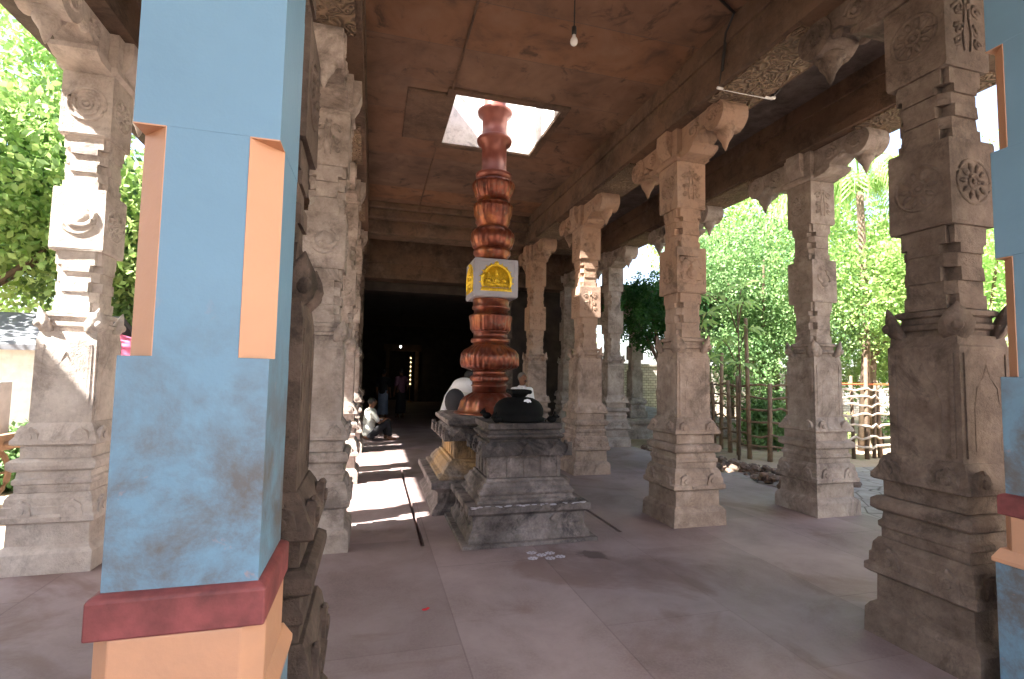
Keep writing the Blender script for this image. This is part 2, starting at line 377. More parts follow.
# porch roof over the blue pillars (the viewer stands under it); unseen, its spread shaped to block front sun
c = MB(); c.box(-4.4, 6.6, -1.0, 1.33, 4.2, 4.45); struct('ceiling_porch', c, 'plaster_pale')
# unseen walls added above and left to keep direct sun off the front floor
c = MB(); c.box(-4.4, 6.6, 1.0, 1.34, 4.45, 6.2); c.box(-4.5, 6.7, .95, 1.36, 6.2, 6.4); struct('wall_sun_block_upper', c, 'plaster_pale')
c = MB(); c.box(-10, -5.6, -6, 1.7, -.13, 10); c.box(-7.5, -6.0, 1.7, 2.8, -.13, 9); c.box(-7.5, -6.0, 2.8, 4.0, -.13, 5.9); c.box(-10.1, -5.5, -6.1, 1.7, 10, 10.2); struct('wall_sun_block_left', c, 'plaster_pale')
c = MB(); c.box(7.0, 11, -6, .9, -.13, 7.6); struct('wall_sun_block_right', c, 'plaster_pale')  # unseen block, added to darken the right front
# inner dark hall
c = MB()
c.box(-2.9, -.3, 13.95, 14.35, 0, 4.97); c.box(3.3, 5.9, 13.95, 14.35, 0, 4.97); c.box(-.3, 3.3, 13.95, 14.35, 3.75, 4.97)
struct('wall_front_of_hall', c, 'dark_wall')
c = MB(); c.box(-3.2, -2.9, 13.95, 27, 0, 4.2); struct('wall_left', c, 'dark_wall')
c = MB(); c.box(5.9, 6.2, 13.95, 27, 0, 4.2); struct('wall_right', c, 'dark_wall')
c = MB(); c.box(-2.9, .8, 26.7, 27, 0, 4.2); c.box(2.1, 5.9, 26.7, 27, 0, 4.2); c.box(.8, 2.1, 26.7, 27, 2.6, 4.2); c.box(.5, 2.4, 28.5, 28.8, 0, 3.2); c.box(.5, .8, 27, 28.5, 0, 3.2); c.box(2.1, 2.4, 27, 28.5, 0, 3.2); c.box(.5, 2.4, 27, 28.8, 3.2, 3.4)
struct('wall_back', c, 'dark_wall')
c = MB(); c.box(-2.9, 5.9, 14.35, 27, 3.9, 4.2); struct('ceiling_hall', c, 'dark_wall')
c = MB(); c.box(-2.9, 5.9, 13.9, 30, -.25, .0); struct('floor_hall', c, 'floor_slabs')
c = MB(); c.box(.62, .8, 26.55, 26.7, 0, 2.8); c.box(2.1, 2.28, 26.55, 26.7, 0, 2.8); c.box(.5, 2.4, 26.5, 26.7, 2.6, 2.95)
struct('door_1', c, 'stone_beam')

# ------------------------------------------------------------------ ground
g = MB(); n = 40
for i in range(n):
    pass
g.box(-60, -2.85, -30, 70, -.5, -.13); g.box(5.68, 70, -30, 70, -.5, -.13); g.box(-2.85, 5.68, -30, -4.5, -.5, -.13); g.box(-2.85, 5.68, 30, 70, -.5, -.13)
struct('ground', g, 'earth')
g = MB(); g.box(5.68, 9.6, -1, 7.4, -.13, -.03); struct('path', g, 'crazy_paving', 'stone crazy paving beside the hall')

# ------------------------------------------------------------------ columns
def facefn(side, h):
    if side == 0: return lambda u, v, d: (u, -h-d, v)
    if side == 1: return lambda u, v, d: (h+d, u, v)
    if side == 2: return lambda u, v, d: (-u, h+d, v)
    return lambda u, v, d: (-h-d, -u, v)
def base_mb(seed):
    m = MB()
    m.sq([(.322,0),(.318,.15),(.30,.185),(.272,.205),(.268,.375)])
    m.sq([(.295,.375),(.318,.39),(.318,.43),(.30,.445),(.298,.50),(.290,.51),(.283,.565),(.262,.60)])
    m.sq([(.25,.60),(.25,.66),(.262,.67),(.262,.70),(.245,.715),(.24,.765)])
    m.sq([(.262,.765),(.288,.785),(.292,.81),(.288,.84),(.262,.862)])
    m.sq([(.238,.862),(.238,.965)])
    m.sq([(.272,.965),(.285,.975),(.283,1.005),(.262,1.04),(.235,1.10),(.215,1.135)])
    for s in range(4):
        for (h, zc, r) in ((.300, .47, .062), (.268, 1.03, .055)):
            fn = facefn(s, h)
            for u0 in (-.165, .165):
                poly = [(u0-r*1.25, zc-r*.8)] + [(u0+r*math.cos(a), zc+r*.2+r*math.sin(a)) for a in [PI-PI*i/8 for i in range(9)]] + [(u0+r*1.25, zc-r*.8)]
                poly = poly[::-1]
                m.prism(poly, fn, -.02, .016)
                m.ell(fn(u0, zc+r*1.15, .005), .018, 6, 5)
                m.prism([(u0+r*.5*math.cos(a), zc+r*.1+r*.5*math.sin(a)) for a in [2*PI*i/10 for i in range(10)]], fn, .0, .026)
        fn = facefn(s, .315); m.prism([(-.1,.40),(.1,.40),(.1,.43),(-.1,.43)], fn, -.01, .012)
    return m.jit(.003, seed)
def shaft_mb(seed):
    m = MB()
    m.sq([(.208,1.13),(.206,1.80),(.199,1.81),(.193,1.865)])
    for s in range(4):                         # recessed-looking frame with ogee arch on the lower shaft
        fn = facefn(s, .205)
        for u0 in (-.165, .165): m.prism([(u0-.012,1.16),(u0+.012,1.16),(u0+.012,1.76),(u0-.012,1.76)], fn, -.01, .007)
        arch = [fn(x, z, .0) for x, z in ((-.10,1.2),(-.10,1.45),(-.08,1.56),(-.03,1.62),(0,1.70),(.03,1.62),(.08,1.56),(.10,1.45),(.10,1.2))]
        m.tube(arch, .005, 5)
    m.sq([(.165,1.865),(.165,1.90),(.185,1.91),(.185,1.935),(.155,1.95),(.155,1.98),(.175,1.99),(.175,2.02),(.15,2.03)])
    def pris(z0, z1):
        L = z1-z0; q = L/6
        m.cross(.160, .045, z0, z0+q); m.oct(.152, .05, z0+q, z0+2*q); m.cross(.165, .07, z0+2*q, z0+3*q)
        m.oct(.150, .045, z0+3*q, z0+4*q); m.cross(.165, .07, z0+4*q, z0+4.7*q); m.cross(.160, .03, z0+4.7*q, z1)
    pris(2.03, 2.53); m.sq([(.180,2.53),(.186,2.55),(.186,3.03),(.180,3.05)])
    pris(3.05, 3.50); m.sq([(.176,3.50),(.182,3.52),(.182,4.02),(.176,4.04)])
    return m.jit(.003, seed+5)
def leaf_mb():                                 # pointed leaf ornament curling outwards at a corner (along +X)
    m = MB(); rings = []
    for t_, x, z, wd, th in ((0,-.01,1.845,.045,.03),(1,.015,1.89,.08,.04),(2,.035,1.945,.085,.035),(3,.045,1.995,.06,.025),(4,.055,2.04,.02,.012),(5,.06,2.06,.003,.003)):
        rings.append([(x-th, -wd*.6, z), (x, -wd, z-.004), (x+th, 0, z-.01), (x, wd, z-.004), (x-th, wd*.6, z), (x-th*1.2, 0, z)])
    m.loft(rings); m.ell((.055, 0, 1.925), (.035, .03, .035), 8, 6); return m
def bud_mb():                                  # hanging lotus bud, tip down
    m = MB()
    m.lathe([(.03,.34),(.075,.31),(.09,.27),(.06,.245),(.085,.235),(.088,.215),(.06,.20),(.07,.185),(.062,.15),(.045,.12),(.03,.09),(.018,.04),(.004,.0)], n=16, flute=8)
    return m
def cap_mb():
    m = MB()
    m.sq([(.19,4.04),(.215,4.06),(.215,4.10),(.20,4.11),(.20,4.40)])
    for sgn in (1, -1):
        prof = [(.15,4.06),(.30,4.075),(.36,4.11),(.42,4.17),(.50,4.21),(.55,4.25),(.66,4.26),(.72,4.22),(.80,4.22),(.86,4.27),(.87,4.34),(.84,4.40),(.15,4.40)]
        fn = lambda u, v, d, s=sgn: (d, u*s, v)
        m.prism(prof if sgn < 0 else prof[::-1], fn, -.135, .135)
        m.prism([(.20+.0,4.045),(.36,4.06),(.44,4.10),(.44,4.14),(.20,4.12)][::(1 if sgn < 0 else -1)], fn, -.165, .165)
        for sx in (-1, 1):                     # volutes on the arm's cheeks
            for (cy_, cz, r) in ((.42, 4.28, .085), (.70, 4.31, .06)):
                pts = [(sx*.14, sgn*(cy_+r*(1-i/22)*math.cos(i*.62)), cz+r*(1-i/22)*math.sin(i*.62)) for i in range(20)]
                m.tube(pts, .018, 5)
            m.ell((sx*.14, sgn*.42, 4.28), (.03,.03,.03), 8, 6)
            m.ell((sx*.13, sgn*.57, 4.20), (.03,.05,.03), 8, 6)
        m.tube([(-.15, sgn*.77, 4.28), (.15, sgn*.77, 4.28)], .155, 18)
        for sx in (-1, 1): m.tube([(sx*.15+sx*.012*0, sgn*(.77+.11*(1-i/16)*math.cos(i*.6)), 4.28+.11*(1-i/16)*math.sin(i*.6)) for i in range(15)], .016, 5)
        # short cross arms
        prof2 = [(.15,4.10),(.21,4.11),(.25,4.18),(.275,4.28),(.27,4.40),(.15,4.40)]
        fn2 = lambda u, v, d, s=sgn: (u*s, d, v)
        m.prism(prof2 if sgn > 0 else prof2[::-1], fn2, -.10, .10)
    return m
def relief(kind, fn0, z0, seed=0):
    m = MB(); R = random.Random(seed); z = 0.0; q_ = 1.18
    def fn(u, v, d): return fn0(u*q_, z0+v*q_, d)
    def ring(u, v, r, t, a0=0, a1=2*PI, n=20):
        m.tube([fn(u+r*math.cos(a0+(a1-a0)*i/n), v+r*math.sin(a0+(a1-a0)*i/n), .0) for i in range(n+1)], t, 6)
    if kind == 'lotus':
        ring(0, z, .115, .012); ring(0, z, .035, .014); m.ell(fn(0, z, 0), .02, 8, 6)
        for i in range(10):
            a = 2*PI*i/10; m.tube([fn(.045*math.cos(a), z+.045*math.sin(a), 0), fn(.075*math.cos(a), z+.075*math.sin(a), .004), fn(.10*math.cos(a), z+.10*math.sin(a), 0)], [.008,.018,.006], 6)
    elif kind == 'rings':
        ring(0, z, .115, .016); ring(0, z, .075, .014); ring(0, z, .035, .014); m.ell(fn(0, z, 0), .024, 8, 6)
    elif kind == 'moon':
        ring(0, z, .10, .016, -PI*.9, PI*.35); ring(.02, z+.03, .075, .026, -PI*.75, PI*.1); m.tube([fn(0, z, -.02), fn(0, z, .012)], .085, 20)
    elif kind == 'swan':
        m.ell(fn(0, z-.03, 0), (.06,.03,.04) if fn(1,0,0)[0] != fn(0,0,0)[0] else (.03,.06,.04), 10, 8)
        m.tube([fn(.03,z-.02,0), fn(.07,z+.0,0), fn(.06,z+.05,0), fn(.03,z+.07,0), fn(.02,z+.11,0), fn(.05,z+.125,0)], [.02,.018,.014,.013,.018,.008], 6)
        m.tube([fn(-.03,z-.02,0), fn(-.08,z+.01,0), fn(-.085,z+.06,0), fn(-.05,z+.075,0)], [.02,.018,.012,.008], 6)
        m.tube([fn(.0,z-.06,0), fn(.0,z-.12,0), fn(.04,z-.125,0)], .009, 5)
    elif kind == 'vase':
        ring(0, z-.03, .045, .02); m.tube([fn(0,z-.03,-.02), fn(0,z-.03,.02)], .05, 14); m.tube([fn(0,z+.02,0), fn(0,z+.08,0)], [.025,.015], 8)
        for s in (-1, 1):
            m.tube([fn(s*.02, z+.09, 0), fn(s*.07, z+.11, 0), fn(s*.11, z+.07, 0), fn(s*.10, z+.02, 0), fn(s*.075, z+.04, 0)], .012, 6)
            m.tube([fn(s*.05, z-.10, 0), fn(s*.10, z-.09, 0), fn(s*.12, z-.03, 0), fn(s*.09, z-.02, 0)], .012, 6)
        m.tube([fn(-.13,z-.13,0), fn(.13,z-.13,0), fn(.13,z+.13,0), fn(-.13,z+.13,0), fn(-.13,z-.13,0)], .010, 5)
    else:                                       # foliage scrolls
        for s in (-1, 1):
            for (u, v, r) in ((.065, .075, .045), (.06, -.03, .04), (.07, -.10, .03)):
                m.tube([fn(s*(u+r*(1-i/16)*math.cos(i*.6+R.random())), z+v+r*(1-i/16)*math.sin(i*.6), 0) for i in range(14)], .011, 5)
            m.tube([fn(s*.02, z-.14, 0), fn(s*.03, z-.05, 0), fn(s*.015, z+.04, 0), fn(s*.02, z+.14, 0)], .011, 5)
        m.ell(fn(0, z+.10, 0), .022, 8, 6)
    return m
BASES = [base_mb(i).mesh('base', 'stone_warm') for i in range(3)]
SHAFTS = [shaft_mb(i).mesh('shaft', 'stone_warm') for i in range(3)]
CAP = cap_mb().jit(.003).mesh('bracket_capital', 'stone_warm'); BUDM = bud_mb(); BUDM.v = [(x*1.25, y*1.25, z) for x, y, z in BUDM.v]; BUD = BUDM.mesh('pendant_bud', 'stone_warm'); LEAF = leaf_mb().mesh('corner_leaf', 'stone_warm')
RC = {}
def column(x, y, label, mat, top, mid, inward, seed):
    t = thing('stone_column', label, 'column', (x, y, 0), 0, 'carved granite columns of the hall')
    link('base', BASES[seed % 3], t, mat=mat, bevel=.006)
    sh = link('shaft', SHAFTS[seed % 3], t, mat=mat, bevel=.005)
    kp = link('bracket_capital', CAP, t, mat=mat, bevel=.008)
    for s in (-1, 1): link('pendant_bud', BUD, kp, loc=(0, s*.76, 3.92), mat=mat, smooth=True)
    for i in range(4):
        a = PI/4+i*PI/2; link('corner_leaf', LEAF, t, loc=(.20*math.cos(a)*1.15, .20*math.sin(a)*1.15, 0), rz=a, mat=mat, smooth=True)
    for side in (0, inward):
        for kd, z in ((top, 3.77), (mid, 2.79)):
            key = (kd if side == 0 else 'lotus', side, z)
            if key not in RC: RC[key] = relief(key[0], facefn(side, .182), z, 3).mesh('carved_medallion', 'stone_warm')
            link('carved_medallion', RC[key], sh, mat=mat, smooth=True)
    return t
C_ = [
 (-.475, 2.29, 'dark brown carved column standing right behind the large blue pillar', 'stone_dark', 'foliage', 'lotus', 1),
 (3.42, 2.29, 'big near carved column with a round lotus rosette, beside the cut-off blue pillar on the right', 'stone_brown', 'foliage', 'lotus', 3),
 (-2.38, 5.05, 'sunlit pale column at the left edge with a concentric ring medallion', 'stone_sunlit', 'rings', 'moon', 1),
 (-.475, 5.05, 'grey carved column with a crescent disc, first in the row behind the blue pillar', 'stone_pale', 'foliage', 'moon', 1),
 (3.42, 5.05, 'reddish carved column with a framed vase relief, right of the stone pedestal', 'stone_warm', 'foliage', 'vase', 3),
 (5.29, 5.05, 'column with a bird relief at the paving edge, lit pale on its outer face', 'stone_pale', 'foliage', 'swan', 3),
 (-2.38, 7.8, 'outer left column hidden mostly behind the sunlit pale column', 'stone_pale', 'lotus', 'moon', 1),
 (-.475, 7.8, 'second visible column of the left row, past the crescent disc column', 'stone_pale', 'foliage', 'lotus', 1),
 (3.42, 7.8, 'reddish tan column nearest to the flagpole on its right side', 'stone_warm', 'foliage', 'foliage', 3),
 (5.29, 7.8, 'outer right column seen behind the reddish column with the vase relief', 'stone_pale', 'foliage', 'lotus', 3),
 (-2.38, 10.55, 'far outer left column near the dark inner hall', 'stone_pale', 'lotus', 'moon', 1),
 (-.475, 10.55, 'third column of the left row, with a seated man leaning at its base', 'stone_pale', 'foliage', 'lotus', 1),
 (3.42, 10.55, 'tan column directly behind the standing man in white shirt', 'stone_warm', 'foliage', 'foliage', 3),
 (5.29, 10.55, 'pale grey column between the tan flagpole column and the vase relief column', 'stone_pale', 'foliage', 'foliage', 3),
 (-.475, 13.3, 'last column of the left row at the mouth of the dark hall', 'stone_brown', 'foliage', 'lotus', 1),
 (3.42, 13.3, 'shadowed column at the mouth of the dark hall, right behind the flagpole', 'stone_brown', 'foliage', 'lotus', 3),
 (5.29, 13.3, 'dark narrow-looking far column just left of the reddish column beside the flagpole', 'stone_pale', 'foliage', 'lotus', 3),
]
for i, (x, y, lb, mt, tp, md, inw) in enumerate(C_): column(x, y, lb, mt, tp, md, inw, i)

# side veranda beyond the outer columns, far right
c = MB(); c.box(6.2, 10.0, 12.3, 19.5, -.13, .42); c.box(6.1, 10.1, 12.2, 19.6, .30, .38); struct('floor_veranda', c, 'stone_pale', 'raised stone platform of the side veranda')
c = MB(); c.box(5.9, 10.2, 12.0, 19.8, 3.7, 4.0); c.box(6.6, 7.0, 12.2, 19.6, 3.45, 3.7); struct('ceiling_veranda', c, 'stone_beam')
for (x, y, lb) in ((7.15, 12.85, 'slim pale column on the raised platform of the far side veranda'),(9.4, 12.85, 'outer column of the far side veranda behind the trees')):
    t = thing('veranda_column', lb, 'column', (x, y, .42), 0)
    m = MB(); m.sq([(.26,0),(.26,.16),(.22,.2),(.22,.36),(.27,.38),(.27,.44),(.22,.52),(.2,.54)]); obj('base', m, 'stone_pale', t, bevel=.01)
    m = MB(); m.sq([(.17,.54),(.165,1.3)]); m.oct(.15,.05,1.3,1.6); m.sq([(.175,1.6),(.175,2.0)]); m.oct(.14,.05,2.0,2.35); m.sq([(.17,2.35),(.17,2.75)]); obj('shaft', m, 'stone_pale', t, bevel=.01)
    m = MB(); m.sq([(.18,2.75),(.24,2.82),(.24,2.9),(.3,3.03)]); m.sq([(.15,.5,2.9),(.15,.6,3.03)]); obj('bracket_capital', m, 'stone_pale', t, bevel=.01)

# ------------------------------------------------------------------ blue pillars
def blue_pillar(x0, x1, y0, y1, label, rear=True):
    t = thing('blue_pillar', label, 'pillar', ((x0+x1)/2, (y0+y1)/2, 0)); hx, hy = (x1-x0)/2, (y1-y0)/2
    def ring(z, c, g=0):
        X, Y = hx+g, hy+g
        return [(-X+c,-Y,z),(X-c,-Y,z),(X,-Y+c,z),(X,Y-c,z),(X-c,Y,z),(-X+c,Y,z),(-X,Y-c,z),(-X,-Y+c,z)]
    m = MB(); m.sq([(hx,hy,2.235),(hx,hy,2.8)]); m.sq([(hx,hy,3.35),(hx,hy,4.2)]); m.sq([(hx,hy,1.04),(hx,hy,1.625)]); m.sq([(hx+.035,hy+.035,0),(hx+.035,hy+.035,.70)])
    # octagonal middle length whose straight faces stay blue
    c0 = .075
    def ring2(z):
        X, Y = hx-.001, hy-.001; r = ring(z, c0, -.001)
        return r if rear else r[:3]+[(X,Y,z),(X,Y,z+.0001),(-X,Y,z),(-X,Y,z+.0001)]+r[7:]
    m.loft([ring2(1.62), ring2(2.24)]); m.loft([ring2(2.79), ring2(3.36)])
    obj('shaft', m, 'blue_paint', t, bevel=.006)
    m = MB()
    for sx, sy in ((-1,-1),(1,-1),(-1,1),(1,1)):
        if sy > 0 and not rear: continue
        for zl, zh in ((1.626, 2.234), (2.801, 3.349)):
            quad = [(sx*(hx-c0), sy*(hy+.001)), (sx*(hx+.001), sy*(hy-c0)), (sx*(hx-.004), sy*(hy-c0-.004)), (sx*(hx-c0-.004), sy*(hy-.004))]
            m.loft([[(*q, zl) for q in quad], [(*q, zh) for q in quad]])
            tri = [(sx*(hx-c0), sy*hy), (sx*hx, sy*(hy-c0)), (sx*hx, sy*hy)]
            m.loft([[(*q, zh-.003) for q in tri], [(*q, zh+.001) for q in tri]])
    obj('chamfer_face', m, 'peach_paint', t)
    m = MB(); m.sq([(hx+.024,hy+.024,.935),(hx+.024,hy+.024,1.03),(hx+.004,hy+.004,1.042)]); obj('maroon_band', m, 'maroon', t, bevel=.006)
    m = MB(); m.loft([ring(.76, .05, .02), ring(.935, .05, .02)]); m.sq([(hx+.045,hy+.045,.70),(hx+.045,hy+.045,.72),(hx+.02,hy+.02,.77)]); obj('peach_neck', m, 'peach_paint', t, bevel=.004)
blue_pillar(-.625, -.272, 1.49, 1.82, 'large blue painted square pillar with peach chamfered corners and maroon band, in front', False)
blue_pillar(3.085, 3.44, 1.49, 1.82, 'blue painted pillar cut off by the right edge of the photo')

# ------------------------------------------------------------------ front pedestal
def kudu_row(m, cx, cy, hx, hy, z, r, n):
    for s in range(4):
        L = hx if s in (0, 2) else hy; D = hy if s in (0, 2) else hx
        for i in range(n):
            u0 = -L+2*L*(i+.5)/n
            f0 = facefn(s, D)
            fn = lambda u, v, d, f=f0: tuple(a+b for a, b in zip(f(u, v, d), (cx, cy, 0)))
            poly = ([(u0-r*1.5, z-r*.7)] + [(u0+r*math.cos(a), z+r*math.sin(a)) for a in [PI-PI*k/8 for k in range(9)]] + [(u0+r*1.5, z-r*.7)])[::-1]
            m.prism(poly, fn, -.06, .012); m.ell(fn(u0, z+r*1.35, .0), .02, 6, 5)
            m.tube([fn(a_, b_, .012) for a_, b_ in poly], .011, 5)
            m.prism([(u0-.02, z+r*.95), (u0+.02, z+r*.95), (u0, z+r*1.7)], fn, -.02, .016)
            m.tube([fn(u0, z+r*.15, .0), fn(u0, z+r*.15, .026)], r*.42, 8)
        fn = (lambda f0: lambda u, v, d: tuple(a+b for a, b in zip(f0(u, v, d), (cx, cy, 0))))(facefn(s, D))
        m.prism([(L*1.0-.07, z-.045), (L*1.03, z-.045), (L*1.01, z+.09)], fn, -.03, .016); m.prism([(-L*1.03, z-.045), (-L*1.0+.07, z-.045), (-L*1.01, z+.09)], fn, -.03, .016)
def pilasters(m, cx, cy, hx, hy, z0, z1, n, w_=.016, d_=.012):
    for s in range(4):
        L = hx if s in (0, 2) else hy; D = hy if s in (0, 2) else hx
        for i in range(n+1):
            u0 = -L+.02+(2*L-.04)*i/n; f0 = facefn(s, D); fn = lambda u, v, d, f=f0: tuple(a+b for a, b in zip(f(u, v, d), (cx, cy, 0)))
            m.prism([(u0-w_,z0),(u0+w_,z0),(u0+w_,z1),(u0-w_,z1)], fn, -.01, d_)
CXP = 1.485
t = thing('stone_pedestal', 'dark moulded stone pedestal in the middle of the floor, front one of the two', 'pedestal', (CXP, 5.135, 0))
m = MB(); m.sq([(.665,.585,0),(.66,.58,.035)]); m.sq([(.60,.53,.035),(.595,.525,.10),(.565,.50,.125),(.56,.495,.15),(.555,.49,.16),(.555,.49,.265),(.575,.51,.28),(.605,.535,.295),(.605,.535,.355),(.59,.52,.36)])
for s in range(4):
    D = .49 if s in (0, 2) else .555; L = .5 if s in (0, 2) else .44; fn = facefn(s, D)
    for i in range(6):
        u0 = -L+2*L*(i+.5)/6; m.prism([(u0,.165),(u0+.055,.212),(u0,.26),(u0-.055,.212)], fn, -.01, .012)
obj('plinth', m.jit(.002), 'stone_dais', t, bevel=.005)
m = MB(); m.sq([(.505,.44,.36),(.50,.435,.385),(.47,.405,.40),(.465,.40,.425),(.48,.415,.435),(.48,.415,.46),(.44,.375,.50),(.43,.365,.53),(.40,.335,.545),(.395,.33,.57)]); m.sq([(.365,.30,.57),(.365,.30,.79)])
pilasters(m, 0, 0, .365, .30, .57, .79, 4)
obj('dado', m.jit(.002), 'stone_dais', t, bevel=.005)
m = MB(); m.sq([(.40,.335,.785),(.445,.38,.795),(.45,.385,.83),(.42,.355,.87),(.38,.315,.915)]); kudu_row(m, 0, 0, .447, .382, .832, .055, 3)
m.sq([(.36,.295,.91),(.36,.295,.94),(.385,.32,.95),(.40,.335,.975),(.40,.335,.99),(.37,.305,1.0),(.36,.295,1.03),(.385,.32,1.045),(.385,.32,1.10)])
obj('cornice', m.jit(.002), 'stone_soot', t, bevel=.005)['label'] = 'soot-blackened cornice with small arches'
m = MB(); R = random.Random(4)
for i in range(60): m.ell((R.uniform(-.58,.58), -.535+R.uniform(-.004,.03), R.choice((.352,.359))), (R.uniform(.01,.035), R.uniform(.007,.013), .004), 8, 4)
obj('chalk_marks', m, 'white_chalk', t)['label'] = 'white powder line along the ledge'
# black altar stone on it
t = thing('altar_stone', 'black oiled dome-shaped altar stone with a white flower on the front pedestal', 'altar stone', (CXP+.0, 5.1, 1.10))
m = MB(); m.lathe([(.27,0),(.275,.03),(.25,.04),(.262,.08),(.262,.12),(.245,.165),(.21,.205),(.15,.235),(.10,.245)], n=48, flute=12)
obj('lotus_dome', m, 'black_stone', t, smooth=True)
m = MB(); m.lathe([(.075,.235),(.07,.25),(.085,.262),(.10,.28)], n=24); m.sq([(.10,.28),(.112,.29),(.112,.315),(.10,.325)]); obj('square_cap', m, 'black_stone', t, bevel=.006)
for (sx, sy) in ((-1,-1),(1,-1),(1,1),(-1,1)):
    m = MB(); m.ell((0,0,.035), (.05,.035,.035), 10, 8); m.ell((.04,0,.07), (.03,.024,.028), 8, 6); m.ell((.065,0,.062), (.018,.014,.013), 8, 6)
    m.tube([(.035,.012,.09),(.03,.02,.115)], [.01,.003], 6); m.tube([(.035,-.012,.09),(.03,-.02,.115)], [.01,.003], 6); m.tube([(-.045,0,.04),(-.065,0,.02),(-.06,0,.005)], .007, 6)
    o = obj('corner_figure', m, 'black_stone', t, loc=(sx*.285, sy*.235, 0), rz=math.atan2(sy*.6, sx), smooth=True)
m = MB()
for i in range(8): a = 2*PI*i/8; m.ell((.025*math.cos(a), .0, .018*math.sin(a)), (.018,.010,.014), 8, 6)
m.ell((0, -.008, 0), .014, 8, 6)
o = obj('white_flower', m, 'white_cloth', None, loc=(CXP+.035, 5.1-.195, 1.305)); tag(o, 'small white flower laid on the black altar stone', 'flower')

# ------------------------------------------------------------------ flagpole dais
PY = 6.5
t = thing('flagpole_pedestal', 'ochre-stained moulded pedestal carrying the copper flagpole, behind the front pedestal', 'pedestal', (CXP, PY, 0))
m = MB(); m.sq([(.80,0),(.80,.05),(.77,.08),(.74,.12),(.74,.24),(.77,.27),(.82,.29),(.82,.36),(.80,.365)]); obj('plinth', m.jit(.002), 'stone_dais', t, bevel=.006)
m = MB(); m.sq([(.72,.365),(.72,.40),(.67,.42),(.66,.46),(.62,.50),(.60,.53),(.56,.545),(.56,.57)]); m.sq([(.52,.57),(.52,.79)]); pilasters(m, 0, 0, .52, .52, .57, .79, 5, .02)
obj('dado', m.jit(.002), 'stone_flag', t, bevel=.006)
m = MB(); m.sq([(.58,.785),(.65,.80),(.65,.84),(.62,.88),(.56,.925)]); kudu_row(m, 0, 0, .652, .652, .84, .06, 4); m.sq([(.55,.925),(.55,.95),(.60,.965),(.62,.99),(.62,1.03),(.58,1.045),(.56,1.06)])
obj('cornice', m.jit(.002), 'stone_dais', t, bevel=.006)
# ------------------------------------------------------------------ flagpole
t = thing('temple_flagpole', 'tall copper-red ribbed flagpole rising through the roof opening', 'flagpole', (CXP, PY, 1.05))
def bulge(z0, z1, r0, rm, fl_=.0, n=8):
    return [(r0+(rm-r0)*math.sin(PI*i/n)**.7, z0+(z1-z0)*i/n, fl_*math.sin(PI*i/n)) for i in range(n+1)]
def Z(z): return z-1.05
m = MB()
m.lathe([(.45,0),(.46,.02),(.45,.035),(.42,.04),(.41,.05),(.385,.10,.012),(.36,.17,.02),(.33,.22,.015),(.25,.27,.01),(.23,.285)], n=96, flute=12)
obj('lotus_foot', m, 'copper', t, smooth=True)
m = MB()
m.lathe([(.225,.28),(.225,.36),(.24,.365),(.245,.38),(.225,.385),(.225,.42)], n=96)
m.lathe(bulge(Z(1.47), Z(1.56), .225, .25, .008), n=96, flute=32)
m.lathe([(.22,Z(1.56)),(.215,Z(1.63))], n=96)
obj('pole_neck', m, 'copper', t, smooth=True)
m = MB(); m.lathe([(.25,Z(1.62)),(.36,Z(1.66),.008),(.375,Z(1.70),.014),(.385,Z(1.77),.006),(.385,Z(1.80),.0),(.37,Z(1.84),.012),(.33,Z(1.89),.014),(.26,Z(1.94),.0),(.235,Z(1.96))], n=128, flute=32); obj('lotus_bulb', m, 'copper', t, smooth=True)
m = MB()
m.lathe([(.225,Z(1.95)),(.23,Z(1.98)),(.255,Z(1.99)),(.26,Z(2.02)),(.25,Z(2.04)),(.225,Z(2.05)),(.225,Z(2.11)),(.245,Z(2.12)),(.25,Z(2.14))], n=64)
m.lathe([(.24,Z(2.13)),(.262,Z(2.16),.008),(.265,Z(2.25),.008),(.28,Z(2.32),.008),(.285,Z(2.34)),(.25,Z(2.36))], n=96, flute=24)
m.lathe([(.225,Z(2.35)),(.225,Z(2.42)),(.25,Z(2.43)),(.25,Z(2.46)),(.235,Z(2.48)),(.24,Z(2.55)),(.225,Z(2.62))], n=64)
obj('ringed_shaft', m, 'copper', t, smooth=True)
m = MB(); s_ = .285
m.sq([(s_-.01,Z(2.56)),(s_,Z(2.57)),(s_,Z(3.05)),(s_-.01,Z(3.06))])
for sd in range(4):
    fn = facefn(sd, s_)
    for (a, b, c_, d) in ((-.27,-.235,2.58,3.04),(.235,.27,2.58,3.04),(-.235,.235,2.58,2.605),(-.235,.235,3.015,3.04)):
        m.prism([(a,Z(c_)),(b,Z(c_)),(b,Z(d)),(a,Z(d))], fn, -.01, .008)
obj('grey_box', m, 'grey_metal', t, bevel=.004)['label'] = 'grey metal box with gilded reliefs'
